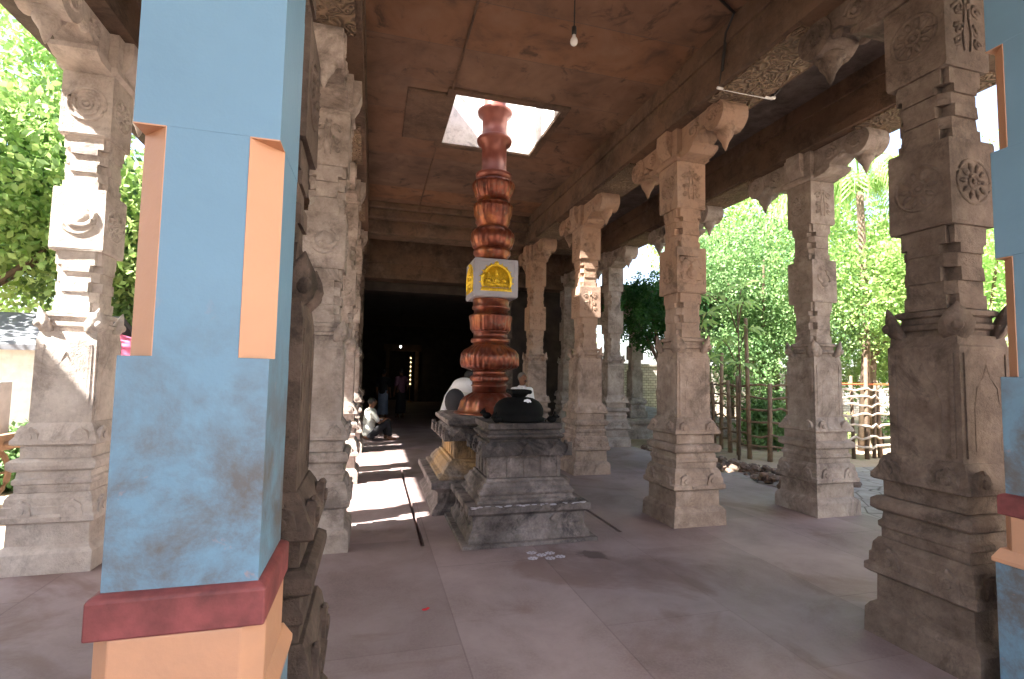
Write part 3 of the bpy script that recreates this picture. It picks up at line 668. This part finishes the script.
for sd in range(4):                             # gilt arch with small seated figures on each face
    f0 = facefn(sd, s_); m = MB(); zc = 0.0; fn = lambda u, v, d, f=f0: f(u*1.22, Z(2.795)+v*1.22, d*1.2)
    arc = [(.155*math.cos(a), zc-.02+.165*math.sin(a)) for a in [-.45+(PI+.9)*i/24 for i in range(25)]]
    m.tube([fn(u, v, .004) for u, v in arc], .02, 6)
    for u, v in arc[::2]:
        du, dv = u, v-zc+.02; L = math.hypot(du, dv); m.tube([fn(u, v, .0), fn(u+du/L*.035, v+dv/L*.035, 0)], [.016,.004], 6)
    m.prism([(u*.97, (v-zc)*.97+zc) for u, v in arc][::-1], fn, -.004, .005)
    m.ell(fn(0, zc+.165, .0), .032, 8, 6)
    for (u, sc) in ((0, 1.1), (-.085, .8), (.085, .8)):
        m.ell(fn(u, zc-.02, .004), .036*sc, 8, 6); m.ell(fn(u, zc+.045*sc, .008), .022*sc, 8, 6); m.tube([fn(u, zc+.06*sc, 0), fn(u, zc+.10*sc, 0)], [.018*sc,.004], 6)
        m.tube([fn(u-.05*sc, zc-.07, .004), fn(u, zc-.055, .012), fn(u+.05*sc, zc-.07, .004)], .016*sc, 6)
        for s in (-1, 1): m.tube([fn(u+s*.03*sc, zc+.0, .004), fn(u+s*.055*sc, zc-.03, .006), fn(u+s*.03*sc, zc-.05, .01)], .01*sc, 5)
    m.prism([(-.17,zc-.13),(.17,zc-.13),(.15,zc-.095),(-.15,zc-.095)], fn, -.005, .014)
    obj('gilt_relief', m, 'gold', t, smooth=True)['label'] = 'yellow gilt arched relief'
m = MB()
m.lathe([(.20,Z(3.05)),(.21,Z(3.12)),(.25,Z(3.17)),(.25,Z(3.21)),(.235,Z(3.24))], n=64)
m.lathe([(.235,Z(3.23)),(.27,Z(3.28),.004),(.29,Z(3.36),.008),(.285,Z(3.44),.008),(.25,Z(3.50)),(.205,Z(3.52))], n=96, flute=16)
m.lathe([(.20,Z(3.51)),(.21,Z(3.56)),(.235,Z(3.60)),(.235,Z(3.66)),(.25,Z(3.70),.006),(.255,Z(3.79),.008),(.265,Z(3.83),.006),(.22,Z(3.86)),(.20,Z(3.90))], n=96, flute=24)
m.lathe([(.20,Z(3.89)),(.24,Z(3.95),.004),(.265,Z(4.03),.008),(.285,Z(4.10),.008),(.285,Z(4.13)),(.25,Z(4.16)),(.21,Z(4.18))], n=96, flute=24)
obj('upper_bulbs', m, 'copper', t, smooth=True)
m = MB()
m.lathe([(.205,Z(4.17)),(.24,Z(4.22)),(.245,Z(4.26)),(.23,Z(4.27)),(.17,Z(4.29)),(.168,Z(4.66)),(.23,Z(4.70)),(.24,Z(4.74)),(.225,Z(4.77)),(.17,Z(4.78)),(.17,Z(5.06)),(.23,Z(5.10)),(.24,Z(5.14)),(.18,Z(5.17)),(.15,Z(5.2)),(.15,Z(8.5)),(.1,Z(8.6))], n=48)
obj('upper_pole', m, 'copper_plain', t, smooth=True)

# ------------------------------------------------------------------ people
def capsule(m, a, b, ra, rb, n=10):
    a, b = Vector(a), Vector(b); m.tube([a, a.lerp(b, .5), b], [ra, (ra+rb)/2, rb], n); m.ell(a, ra, 10, 8); m.ell(b, rb, 10, 8)
def hand(m, wr, d, side):
    d = Vector(d).normalized(); sidev = Vector(side).normalized(); wr = Vector(wr)
    pc = wr + d*.045; capsule(m, wr, wr+d*.085, .026, .032, 8)
    for i, (o_, L) in enumerate(((-.03,.06),(-.01,.075),(.01,.07),(.03,.055))):
        p0 = wr+d*.085+sidev*o_; p1 = p0+d*L*.55; p2 = p1+(d*.8+Vector((0,0,-.3))).normalized()*L*.45; m.tube([p0,p1,p2], [.0095,.0085,.007], 6)
    p0 = wr+d*.03-sidev*.03; m.tube([p0, p0-sidev*.03+d*.03, p0-sidev*.035+d*.055], [.011,.01,.008], 6)
def head(m, c, R, f, s=1.0):     # c head centre, f facing dir
    f = Vector(f).normalized(); up = Vector((0,0,1)); sd = f.cross(up).normalized(); up = sd.cross(f)
    Mx = Matrix((sd, f, up)).transposed(); c = Vector(c)
    m.ell(c, (.074*s,.092*s,.108*s), 16, 12, Mx); m.ell(c+f*.02*s-up*.055*s, (.055*s,.065*s,.06*s), 12, 8, Mx)
    m.tube([c+f*.085*s+up*.02*s, c+f*.113*s-up*.02*s, c+f*.09*s-up*.028*s], [.01*s,.018*s,.012*s], 6)
    for k in (-1, 1): m.ell(c+sd*k*.078*s, (.012*s,.02*s,.03*s), 8, 6, Mx); m.ell(c+f*.085*s+sd*k*.03*s+up*.035*s, (.025*s,.012*s,.01*s), 8, 6, Mx)
    m.ell(c+f*.088*s-up*.055*s, (.026*s,.01*s,.009*s), 8, 6, Mx)
    return c, f, sd, up, Mx
def hairmesh(c, f, sd, up, Mx, mat, t, s=1.0):
    h = MB(); h.ell(c+up*.028*s-f*.02*s, (.083*s,.096*s,.096*s), 16, 10, Mx); o = obj('hair', h, mat, t, remesh=.012)
    for k in (-1, 1):
        e = MB(); e.ell(c+f*.083*s+sd*k*.03*s+up*.012*s, (.013*s,.008*s,.007*s), 8, 6, Mx); obj('eye', e, 'hair', t)
def standing(t, fz, shirt, lower, hairm, moustache=False, arms='down', bend=0, height=1.62, towel=False):
    """figure in local space facing +Y, standing at origin"""
    k = height/1.70; b = MB()
    def V(x, y, z):
        y2, z2 = y, z
        if bend and z > .92:
            d = z-.92; y2 = y*math.cos(bend)+d*math.sin(bend); z2 = .92+d*math.cos(bend)-y*math.sin(bend)
        return Vector((x*k, y2*k, z2*k))
    f = Vector((0, math.cos(bend*.9), -math.sin(bend*.9)))
    hd = head(b, V(0,.02,1.59), 0, f, k)
    capsule(b, V(0,0,1.40), V(0,.01,1.52), .055*k, .05*k); capsule(b, V(0,0,1.32), V(0,0,1.12), .125*k, .115*k, 14); capsule(b, V(-.13,0,1.38), V(.13,0,1.38), .06*k, .06*k)
    capsule(b, V(0,0,1.12), V(0,0,.94), .115*k, .13*k, 14)
    shirtm = MB(); capsule(shirtm, V(0,0,1.33), V(0,0,1.10), .145*k, .135*k, 16); capsule(shirtm, V(-.145,0,1.375), V(.145,0,1.375), .066*k, .066*k); capsule(shirtm, V(0,0,1.10), V(0,0,.90), .135*k, .15*k, 16)
    capsule(shirtm, V(-.08,0,1.30), V(.08,0,1.30), .12*k, .12*k)
    for s in (-1, 1):
        capsule(b, V(s*.095,0,.92), V(s*.10,.02,.50), .085*k, .058*k); capsule(b, V(s*.10,.02,.50), V(s*.10,0,.09), .055*k, .037*k)
        capsule(b, V(s*.10,-.03,.04), V(s*.11,.14,.03), .036*k, .03*k)
        sh = V(s*.19,0,1.37)
        if arms == 'down': el, wr, dr = V(s*.235,-.02,1.10), V(s*.235,.06,.86), Vector((0,.25,-1))
        elif arms == 'front': el, wr, dr = V(s*.23,.02,1.12), V(s*.10,.24,1.12), Vector((-s*.5,.7,.1))
        else: el, wr, dr = sh+Vector((s*.04,.03,-.27))*k, sh+Vector((s*.02,.12,-.50))*k, Vector((0,.2,-1))
        capsule(b, sh, el, .048*k, .040*k); capsule(b, el, wr, .038*k, .027*k); hand(b, wr, dr, (s,.0,0) if abs(dr.x) < .3 else (0,0,1))
        capsule(shirtm, sh, sh.lerp(el, .85), .064*k, .060*k)
    obj('body', b, 'skin', t, remesh=.011 if arms != 'x' else .02)
    if shirt: obj('shirt', shirtm, shirt, t, remesh=.014)
    lw = MB(); lw.lathe([(.19*k,.16*k),(.185*k,.3*k),(.175*k,.6*k),(.175*k,.85*k),(.155*k,.98*k)], n=28, flute=7); 
    lw.v = [(x, y*.8, z) for x, y, z in lw.v]; obj('wrap_cloth', lw, lower, t, smooth=True)
    hairmesh(*hd, hairm, t, k)
    if moustache:
        mm = MB(); c, f_, sd, up, Mx = hd; mm.tube([c+f_*.088*k-up*.05*k-sd*.03*k, c+f_*.10*k-up*.038*k, c+f_*.088*k-up*.05*k+sd*.03*k], [.005,.011,.005], 6); obj('moustache', mm, 'hair', t)
        cl = MB(); 
        for s in (-1, 1): cl.tube([V(0,.11,1.36), V(s*.05,.095,1.43), V(s*.062,-.01,1.455)], .014, 6)
        obj('collar', cl, shirt, t)
    return V
# man in white shirt behind the altar stone, facing the viewer
t = thing('person', 'man with grey hair and moustache in white shirt standing beyond the altar stone', 'person', (2.56, 8.6, 0), PI+.3)
standing(t, 0, 'white_cloth', 'white_cloth', 'hair_grey', True, 'front', height=1.60)
# bowing person behind flagpole
t = thing('person', 'person in white stooping behind the flagpole pedestal with a white towel over the back', 'person', (1.30, 8.0, 0), -.75)
V = standing(t, 0, 'cream_cloth', 'white_cloth', 'hair', False, 'bent', bend=.55, height=1.72)
m = MB(); m.ell(V(.02,-.05,1.38), (.235,.17,.15), 18, 12, Matrix.Rotation(-.35, 3, 'X'))
for i in range(4): m.tube([V(-.17+.03*i,-.10,1.36), V(-.20+.02*i,-.13,1.15), V(-.21+.02*i,-.12-.05*0,.92)], [.035,.035,.03], 8)
obj('white_towel', m, 'white_cloth', t, remesh=.014)
m = MB(); m.ell(V(.12,-.30,.98), (.17,.13,.20), 14, 10); obj('shoulder_bag', m, 'dark_cloth', t, smooth=True)['label'] = 'dark bag hanging at the side'

def seated(t, shirt, lower):      # sits facing +Y, knees up, local origin at floor
    b = MB(); hd = head(b, (0,.04,.86), 0, (0,1,-.1), .95)
    capsule(b, (0,0,.70), (0,.02,.79), .05, .048); capsule(b, (0,0,.60), (0,-.03,.36), .12, .12, 14); capsule(b, (-.12,0,.65), (.12,0,.65), .055, .055); capsule(b, (0,-.03,.36), (0,-.03,.16), .12, .14, 14)
    sm = MB(); capsule(sm, (0,0,.61), (0,-.03,.36), .145, .14, 14); capsule(sm, (-.13,0,.645), (.13,0,.645), .066, .066); capsule(sm, (0,-.03,.36), (0,-.03,.20), .14, .16, 14)
    lm = MB()
    for s in (-1, 1):
        capsule(b, (s*.10,0,.12), (s*.14,.36,.42), .08, .055); capsule(b, (s*.14,.36,.42), (s*.13,.42,.06), .052, .036); capsule(b, (s*.13,.40,.035), (s*.14,.56,.03), .034, .028)
        capsule(lm, (s*.10,0,.13), (s*.14,.36,.42), .10, .075); capsule(lm, (s*.14,.36,.42), (s*.13,.42,.14), .072, .065)
        capsule(b, (s*.18,0,.64), (s*.22,.14,.42), .045, .038); capsule(b, (s*.22,.14,.42), (s*.13,.34,.49), .036, .026); hand(b, (s*.13,.34,.49), (-s*.4,.8,-.3), (s,.3,0))
        capsule(sm, (s*.18,0,.64), (s*.213,.10,.47), .062, .057)
    obj('body', b, 'skin', t, remesh=.012); obj('shirt', sm, shirt, t, remesh=.015); obj('wrap_cloth', lm, lower, t, remesh=.016); hairmesh(*hd, 'hair', t, .95)
t = thing('person', 'man in a pale shirt seated on the floor against a left row column', 'person', (-.02, 12.0, .0), -PI/2+.3)
seated(t, 'cream_cloth', 'dark_cloth')
t = thing('person', 'dim standing figure with a pale blue wrap inside the dark hall', 'person', (.35, 17.2, 0), -.4)
standing(t, 0, 'dark_cloth', 'blue_cloth', 'hair', False, 'down', height=1.62)
t = thing('person', 'dim standing figure in dark clothes beside the pale blue wrap', 'person', (.95, 17.6, 0), .5)
standing(t, 0, 'check_cloth', 'dark_cloth', 'hair', False, 'down', height=1.66)

# ------------------------------------------------------------------ lamps, wires
t = thing('hanging_bulb', 'clear light bulb hanging on a black cord from the brown ceiling', 'light bulb', (1.456, 3.6, 4.26))
m = MB(); m.tube([(0,0,.10),(.004,0,.4),(0,0,.71)], .005, 6); obj('cord', m, 'wire', t)
m = MB(); m.lathe([(.014,.115),(.02,.11),(.02,.05),(.016,.045)], n=14); obj('socket', m, 'wire', t, smooth=True)
m = MB(); m.lathe([(.013,.05),(.015,.03),(.028,.008),(.031,-.012),(.026,-.032),(.012,-.044),(.002,-.046)], n=18); obj('bulb', m, 'bulb_glass', t, smooth=True)
m = MB(); m.tube([(.80, 1.4, ZC-.015), (.80, 5.8, ZC-.015), (.795, 10.4, ZC-.015)], .013, 6); m.tube([(.795,10.4,ZC-.015),(.795,10.19,ZC-.1),(.795,10.19,4.55)], .011, 6)
tag(obj('electrical_conduit', m, 'stone_beam'), 'thin brown conduit along the ceiling slabs past the skylight', 'conduit')
m = MB(); m.tube([(1.5,3.1,ZC-.012),(2.2,3.35,ZC-.012),(3.1,3.75,ZC-.012),(3.13,3.9,ZC-.1),(3.14,4.0,4.42)], .014, 6)
tag(obj('electric_cable', m, 'wire'), 'black cable crossing the ceiling and dropping down the right beam', 'cable')
m = MB(); m.tube([(3.12,4.02,4.392),(3.75,4.02,4.39)], .014, 8); m.tube([(3.75,4.02,4.39),(3.79,4.02,4.405)], .018, 8)
tag(obj('conduit_pipe', m, 'white_paint'), 'short white pipe crossing under the right beam', 'pipe')
m = MB(); m.tube([(3.78,4.02,4.42),(4.0,3.4,4.93),(4.1,2.7,4.95)], .012, 6); m.tube([(3.78,4.0,4.42),(3.85,4.9,4.9),(3.9,6.5,4.95)], .010, 6)
tag(obj('electric_cable', m, 'wire'), 'black cable along the dark aisle ceiling right of the beam', 'cable')
t = thing('tube_lamp', 'tiny bright lamp glowing deep in the dark hall', 'lamp', (.98, 19.5, 2.5))
m = MB(); m.ell((0,0,0), (.035,.035,.045), 10, 8); obj('globe', m, 'lamp_glow', t, smooth=True)
m = MB(); m.tube([(0,0,.05),(0,0,1.4)], .006, 6); obj('cord', m, 'wire', t)
t = thing('oil_lamp_frame', 'column of small warm lamp flames around the distant shrine door', 'oil lamps', (1.85, 26.3, 0))
m = MB(); m.tube([(0,0,0),(0,0,2.4)], .02, 8); m.lathe([(.12,0),(.12,.03),(.03,.06)], n=16); obj('rod', m, 'brass', t)
for i in range(7):
    m = MB(); m.lathe([(.03,0),(.05,.02),(.045,.025)], n=12); m.ell((0,0,.05), (.015,.015,.03), 8, 6); obj('flame_cup', m, 'warm_glow', t, loc=(0, -.06, .9+.22*i))

m = MB(); m.ell((0,0,.004), (.022,.014,.005), 8, 5); m.ell((.02,.012,.005), (.014,.012,.004), 8, 5)
tag(obj('red_petal', m, 'kumkum', loc=(.393, 3.509, 0)), 'tiny red petal lying alone on the open floor', 'petal')
# chalk flower on the floor
for i, (x, y) in enumerate(((1.39,4.25),(1.49,4.31),(1.58,4.34),(1.42,4.38),(1.54,4.22),(1.64,4.24))):
    m = MB(); R = random.Random(i); 
    for j in range(7):
        a = 2*PI*j/7; m.lathe([(.014,.0005),(.013,.002)], .034*math.cos(a), .026*math.sin(a), 8)
    m.lathe([(.013,.0005),(.012,.002)], 0, 0, 8)
    tag(obj('chalk_flower', m, 'white_chalk', loc=(x, y, .0)), 'white chalk flower drawn on the floor before the front pedestal', 'floor drawing', 'chalk flowers on the floor')

# ------------------------------------------------------------------ rubble strip, fence
def rock(seed):
    R = random.Random(seed); m = MB(); m.ell((0,0,0), (1,.8,.62), 9, 6)
    m.v = [(x*R.uniform(.75,1.2), y*R.uniform(.75,1.2), z*R.uniform(.75,1.2)) for x,y,z in m.v]; return m.mesh('rubble_stone', 'rubble')
RK = [rock(i) for i in range(8)]; R = random.Random(11)
for i in range(230):
    y = 6.0+R.random()**1.2*4.2; x = 5.85+R.random()**1.2*(1.3); r = R.uniform(.035,.10)
    zz = R.random()*.12 if x < 6.5 else 0
    o = link('rubble_stone', RK[i % 8], loc=(x, y, -.13+r*.35+zz+(0.09 if y < 7.4 else 0)), rz=R.uniform(0, 6.28)); o.scale = (r, r, r)
    o.rotation_euler = (R.uniform(-.4,.4), R.uniform(-.4,.4), R.uniform(0,6.28))
    tag(o, 'loose brown stone in the rubble strip between the hall floor and stick fence', 'stone', 'rubble stones beside the floor')

def fence(name, label, pts, postmat, railmat, hts, zs, seed, toprail=None):
    R = random.Random(seed); t = thing(name, label, 'fence', (pts[0][0], pts[0][1], -.13))
    o0 = Vector((pts[0][0], pts[0][1], 0))
    P_ = [Vector((x, y, 0))-o0 for x, y in pts]
    for p_, h in zip(P_, hts):
        m = MB(); a = Vector((R.uniform(-.05,.05), R.uniform(-.05,.05), 0)); rr = R.uniform(.032,.05)
        m.tube([p_, p_+a*.4+Vector((0,0,h*.5)), p_+a+Vector((0,0,h))], [rr*1.1, rr, rr*.85], 8); obj('post', m, postmat, t, smooth=True)
    for z in zs:
        m = MB(); q = []
        for i in range(len(P_)):
            q.append(P_[i]+Vector((0,-.05,z+R.uniform(-.04,.04))))
            if i < len(P_)-1: q.append(P_[i].lerp(P_[i+1], .5)+Vector((0,-.05,z+R.uniform(-.05,.05))))
        d = (q[1]-q[0]).normalized()*.2; q = [q[0]-d]+q+[q[-1]+(q[-1]-q[-2]).normalized()*.2]
        m.tube(q, [R.uniform(.019,.03) for _ in q], 7); obj('rail', m, railmat, t, smooth=True)
    if toprail:
        m = MB(); m.tube([P_[0]+Vector((-.2,-.05,toprail)), P_[-1]+Vector((.3,-.05,toprail))], .02, 7); obj('rail', m, 'red_pipe', t)['label'] = 'orange red top rail'
fence('stick_fence', 'dark stick fence of tied poles behind the rubble, left of the bird relief column',
      [(8.9,12.6),(8.7,12.0),(8.5,11.4),(8.3,10.9),(8.1,10.4),(7.95,9.9),(7.85,9.5),(7.75,9.05),(7.95,8.7),(8.25,8.5),(8.6,8.4)], 'bamboo', 'bamboo', [1.75,1.6,1.9,1.6,2.3,1.65,1.75,3.0,1.6,1.8,1.7], [.28,.52,.80,1.05,1.3,1.55], 3)
fence('stick_fence', 'pale stick fence with an orange top rail, right of the bird relief column',
      [(9.3,8.7),(9.6,8.72),(9.9,8.75),(10.15,8.7),(10.4,8.6),(10.7,8.68),(10.9,8.7),(11.5,8.6),(12.1,8.7)], 'bark', 'pale_stick', [1.7,1.5,1.65,1.8,2.2,1.6,1.7,1.9,1.7], [.25,.45,.72,.95,1.15,1.35,1.5], 5, 1.62)

# ------------------------------------------------------------------ vegetation
def leafmesh(name, mat, blobs, n, size, seed, droop=.3):
    R = random.Random(seed); m = MB()
    tot = sum(b[3]**2 for b in blobs)
    for (bx, by, bz, br) in blobs:
        k = int(n*br*br/tot); clumps = [Vector((R.gauss(0,1), R.gauss(0,1), R.gauss(0,1))).normalized()*br*R.uniform(.55,1.0) for _ in range(max(8, k//45))]
        for _ in range(k):
            c = R.choice(clumps); p = Vector((bx,by,bz))+c+Vector((R.gauss(0,1), R.gauss(0,1), R.gauss(0,1)))*br*.13
            d = Vector((R.uniform(-1,1), R.uniform(-1,1), R.uniform(-1,.5)-droop)).normalized(); sd = d.cross(Vector((R.uniform(-1,1), R.uniform(-1,1), R.uniform(.2,1)))).normalized()
            L = size*R.uniform(.7,1.4); w_ = L*.28
            m.add([p, p+d*L*.45+sd*w_, p+d*L, p+d*L*.45-sd*w_], [(0,1,2,3)])
    return m.mesh(name, mat)
def tree(name, label, loc, h, blobs, mat, n, size, seed, trunk=.12, group=None):
    t = thing(name, label, 'tree', loc, 0, group)
    link('crown', leafmesh('crown', mat, blobs, n, size, seed), t)
    m = MB(); R = random.Random(seed)
    m.tube([(0,0,0),(R.uniform(-.15,.15),R.uniform(-.15,.15),h*.3),(R.uniform(-.2,.2),R.uniform(-.2,.2),h*.6),(0,0,h*.85)], [trunk*1.2,trunk,trunk*.7,trunk*.3], 9)
    for (bx,by,bz,br) in blobs: m.tube([(0,0,h*.4),(bx*.5,by*.5,(h*.4+bz)/2),(bx,by,bz)], [trunk*.5,trunk*.35,trunk*.15], 6)
    obj('trunk', m, 'bark', t, smooth=True); return t
def rb(seed, n, rad, z0, z1, r0, r1):
    R = random.Random(seed); return [(R.uniform(-rad,rad), R.uniform(-rad,rad), R.uniform(z0,z1), R.uniform(r0,r1)) for _ in range(n)]
TR = [
 ('leafy_tree','dense fine-leaved tree filling the gap left of the bird relief column', (10.6,11.8), 5.5, rb(1,9,1.5,2.0,5.2,1.1,1.6), 'leaf_mid', 48000, .075),
 ('leafy_tree','sunlit yellow-green tree right of the bird relief column', (13.2,10.6), 6, rb(2,9,1.7,2.2,5.8,1.1,1.7), 'leaf_bright', 42000, .09),
 ('leafy_tree','pale sun-bleached tree behind the near rosette column', (16.5,10.0), 7, rb(3,9,2.2,2.0,6.5,1.3,1.9), 'leaf_pale', 34000, .11),
 ('leafy_tree','dark leaved tree by the far side veranda', (11.9,14.8), 5.5, rb(4,8,1.3,3.0,5.2,.9,1.3), 'leaf_dark', 30000, .085),
 ('leafy_tree','tall bright tree behind the dense fine-leaved tree', (14.5,15.5), 9, rb(5,10,2.6,3.5,8.5,1.5,2.1), 'leaf_bright', 24000, .17),
 ('leafy_tree','small overhanging tree between veranda and vase relief column', (6.95,11.0), 4.4, rb(6,6,.7,2.6,4.0,.5,.8), 'leaf_dark', 16000, .08),
 ('leafy_tree','distant green tree standing against the sky at far right', (22.0,14.0), 9, rb(7,10,3.2,2.5,8.5,1.6,2.4), 'leaf_bright', 20000, .2),
 ('leafy_tree','bright sunlit tree at the left edge above the white shed', (-6.6,10.6), 7, rb(8,11,2.0,3.9,6.8,1.2,1.7), 'leaf_bright', 30000, .14),
 ('leafy_tree','mid green tree seen between the sunlit column and blue pillar', (-5.0,12.8), 7, rb(9,9,1.4,3.0,6.4,1.0,1.5), 'leaf_mid', 22000, .14),
 ('leafy_tree','tall pale tree farther behind on the left side', (-9.8,13.5), 9, rb(10,10,2.4,3,8.5,1.4,2.0), 'leaf_pale', 20000, .17),
 ('leafy_tree','small bright tree seen in the narrow gap past the tan column', (9.2,24.0), 6, rb(12,6,1.4,1.8,5,1.1,1.6), 'leaf_bright', 12000, .15),
]
for i, (nm, lb, (x, y), h, bl, mt, n, sz) in enumerate(TR): tree(nm, lb, (x, y, -.13), h, bl, mt, n, sz, 20+i)
# low shrubs behind the fence
for i, (x, y, r, mt, lb) in enumerate(((9.6,10.4,.75,'leaf_mid','mid green shrub just behind the dark stick fence'),(10.6,9.9,.55,'leaf_bright','bright low shrub behind the pale stick fence'),(13.6,9.7,.8,'leaf_mid','green shrub behind the orange top rail'),(11.6,12.9,.7,'leaf_dark','dark shrub deep behind the dark stick fence'),(-4.6,8.6,.5,'leaf_mid','low green shrub behind the sunlit pale column'))):
    t = thing('shrub', lb, 'shrub', (x, y, -.13)); link('foliage', leafmesh('foliage', mt, [(0,0,r*.8,r),(r*.5,.2,r*.6,r*.7),(-r*.5,-.1,r*.7,r*.7)], 7000, .09, 50+i), t)
    m = MB(); m.tube([(0,0,0),(.03,0,r)], [.03,.015], 6); obj('stem', m, 'bark', t)
# star-leaved plants (long leaflets radiating from stem tips)
def starplant(loc, h, heads, L, label, mat='leaf_pale'):
    t = thing('star_leaved_plant', label, 'plant', loc); m = MB(); lf = MB(); R = random.Random(int(h*100))
    m.tube([(0,0,0),(.05,0,h*.5),(0,0,h*.95)], [.03,.022,.012], 7)
    for (dx, dy, z) in heads:
        m.tube([(0,0,max(.2, z-.6)),(dx*.6,dy*.6,z-.15),(dx,dy,z)], [.015,.012,.008], 6)
        for i in range(10):
            a = 2*PI*i/10+R.uniform(-.2,.2); d = Vector((math.cos(a), math.sin(a), R.uniform(-.05,.35))); s2 = Vector((-math.sin(a), math.cos(a), 0))
            p = Vector((dx,dy,z)); s2 = (s2+Vector((0,0,R.choice((-1,1))*R.uniform(.4,.9)))).normalized(); d.z += R.uniform(-.5,.3)
            LL = L*R.uniform(.8,1.1)
            lf.add([p, p+d*LL*.5+s2*LL*.11+Vector((0,0,.02)), p+d*LL+Vector((0,0,-LL*.25)), p+d*LL*.5-s2*LL*.11+Vector((0,0,.02))], [(0,1,2,3)])
    obj('stem', m, 'bark', t, smooth=True); obj('foliage', lf, mat, t)
starplant((7.4,8.95,-.13), 3.3, [(.15,0,3.33),(-.2,.1,3.25),(.35,.1,2.75),(-.3,.1,2.5),(-.1,-.2,2.0),(.3,.2,3.7)], .40, 'plant with star-shaped leaf heads rising above the dark fence')
starplant((6.6,9.2,-.13), 3.4, [(.05,0,3.45),(.2,.1,2.9),(-.1,.1,2.55),(.15,-.2,2.1),(.3,.1,3.1)], .40, 'plant with star-shaped leaves against the vase relief column')
# palm
t = thing('palm_tree', 'palm with drooping fronds seen under the right beam', 'palm tree', (11.5, 9.6, -.13)); m = MB(); m.tube([(0,0,0),(.2,0,3),(.1,0,6.4)], [.12,.085,.08], 10); obj('trunk', m, 'bark', t, smooth=True)
for k_ in range(14):
    a = 2*PI*k_/14+.2; m = MB(); pts = []
    for j in range(14):
        s = j/13; r = 2.2*s; z = 6.4+1.0*math.sin(s*2.2)-1.5*s*s; pts.append(Vector((.1+r*math.cos(a), r*math.sin(a), z)))
    m.tube(pts, [.03*(1-j/16) for j in range(14)], 5)
    sv = Vector((-math.sin(a), math.cos(a), 0))
    for j in range(1, 13):
        for u in (0, .5):
            p = pts[j].lerp(pts[min(j+1, 13)], u)
            tn = (pts[j]-pts[j-1]).normalized()
            for w2 in (0, .33, .66):
                pp = p+tn*.06*w2
                for s in (-1, 1):
                    e1 = pp+sv*s*.24+tn*.12+Vector((0,0,-.16)); e2 = pp+sv*s*.34+tn*.18+Vector((0,0,-.52))
                    m.add([pp, e1-tn*.012, e2, e1+tn*.012], [(0,1,2,3)])
    obj('frond', m, 'leaf_bright', t)

# ------------------------------------------------------------------ things outside
m = MB(); m.box(7.5, 26, 20.0, 20.3, -.13, 2.0); m.box(7.4, 26, 19.95, 20.35, 2.0, 2.1); struct('wall_compound', m, 'block_wall', 'pale block wall behind the trees')
t = thing('pale_building', 'pale plastered building glimpsed beside the cut-off blue pillar', 'building', (19, 9.5, -.13))
m = MB(); m.box(-2.5,2.5,-1.6,1.8,0,3.2); obj('walls', m, 'plaster_pale', t); m = MB(); m.box(-2.7,2.7,-1.8,2,3.2,3.4); obj('roof', m, 'blue_tarp', t)
for yy in (-.9, .6): m = MB(); m.box(-2.54,-2.49,yy,yy+.7,1.1,2.2); obj('window', m, 'dark_wall', t)
# left side: shed, umbrella, cart
t = thing('market_shed', 'white walled shed with grey sloping roof behind the sunlit pale column', 'shed', (-6.3, 9.9, -.13))
m = MB(); m.box(-1.6,1.9,-.9,.9,0,1.95); obj('walls', m, 'white_paint', t)
m = MB(); m.prism([(-1.25,2.0),(0,2.55),(1.25,2.0),(1.25,1.92),(0,2.46),(-1.25,1.92)], lambda u, v, d: (d, u, v), -1.9, 2.2); obj('roof', m, 'grey_roof', t)
m = MB(); m.box(.4,1.1,-.93,-.88,.5,1.5); obj('opening', m, 'dark_wall', t)
for x in (-1.7, 2.05):
    m = MB(); m.tube([(x,-1.2,0),(x,-1.2,1.95)], .03, 8); obj('pole', m, 'white_paint', t)
t = thing('market_umbrella', 'pink market umbrella beside the sunlit pale column', 'umbrella', (-3.95, 9.4, -.13))
m = MB(); m.tube([(0,0,0),(0,0,2.23)], .02, 8); obj('pole', m, 'white_paint', t)
m = MB(); m.loft([[(r*math.cos(2*PI*i/8), r*math.sin(2*PI*i/8), z) for i in range(8)] for r, z in ((.66,1.85),(.68,1.87),(.40,2.10),(.02,2.24),(.015,2.22),(.38,2.07),(.66,1.85))], cap=False); obj('canopy', m, 'pink_fabric', t)
t = thing('wooden_cart', 'wooden cart carrying an upright pale slab at the left edge', 'cart', (-4.55, 7.1, -.13))
m = MB(); m.box(-.7,.7,-.35,.35,.80,.90); m.box(-.75,-.65,-.4,.4,.78,.95); m.box(.62,.72,-.4,.4,.78,.95); obj('bed', m, 'old_wood', t, bevel=.01)
for s in (-1, 1):
    m = MB(); m.tube([(.38*math.cos(2*PI*i/24), s*.4, .42+.38*math.sin(2*PI*i/24)) for i in range(25)], .03, 6)
    for i in range(8): m.tube([(0,s*.4,.42),(.37*math.cos(2*PI*i/8),s*.4,.42+.37*math.sin(2*PI*i/8))], .016, 5)
    m.tube([(0,s*.34,.42),(0,s*.46,.42)], .05, 10); obj('wheel', m, 'old_wood', t)
m = MB(); m.tube([(0,-.4,.42),(0,.4,.42)], .025, 8); m.box(-.05,.05,-.3,.3,.42,.8); obj('axle', m, 'old_wood', t)
for s in (-1, 1): m = MB(); m.tube([(.7,s*.3,.85),(1.4,s*.3,.8)], .03, 8); obj('shaft_pole', m, 'old_wood', t)
o = MB(); o.box(-.22,.22,-.1,.1,0,.62); tag(obj('pale_slab', o, 'grey_slab', loc=(-4.25,7.1,.77), bevel=.01), 'upright pale stone slab standing on the wooden cart', 'slab')
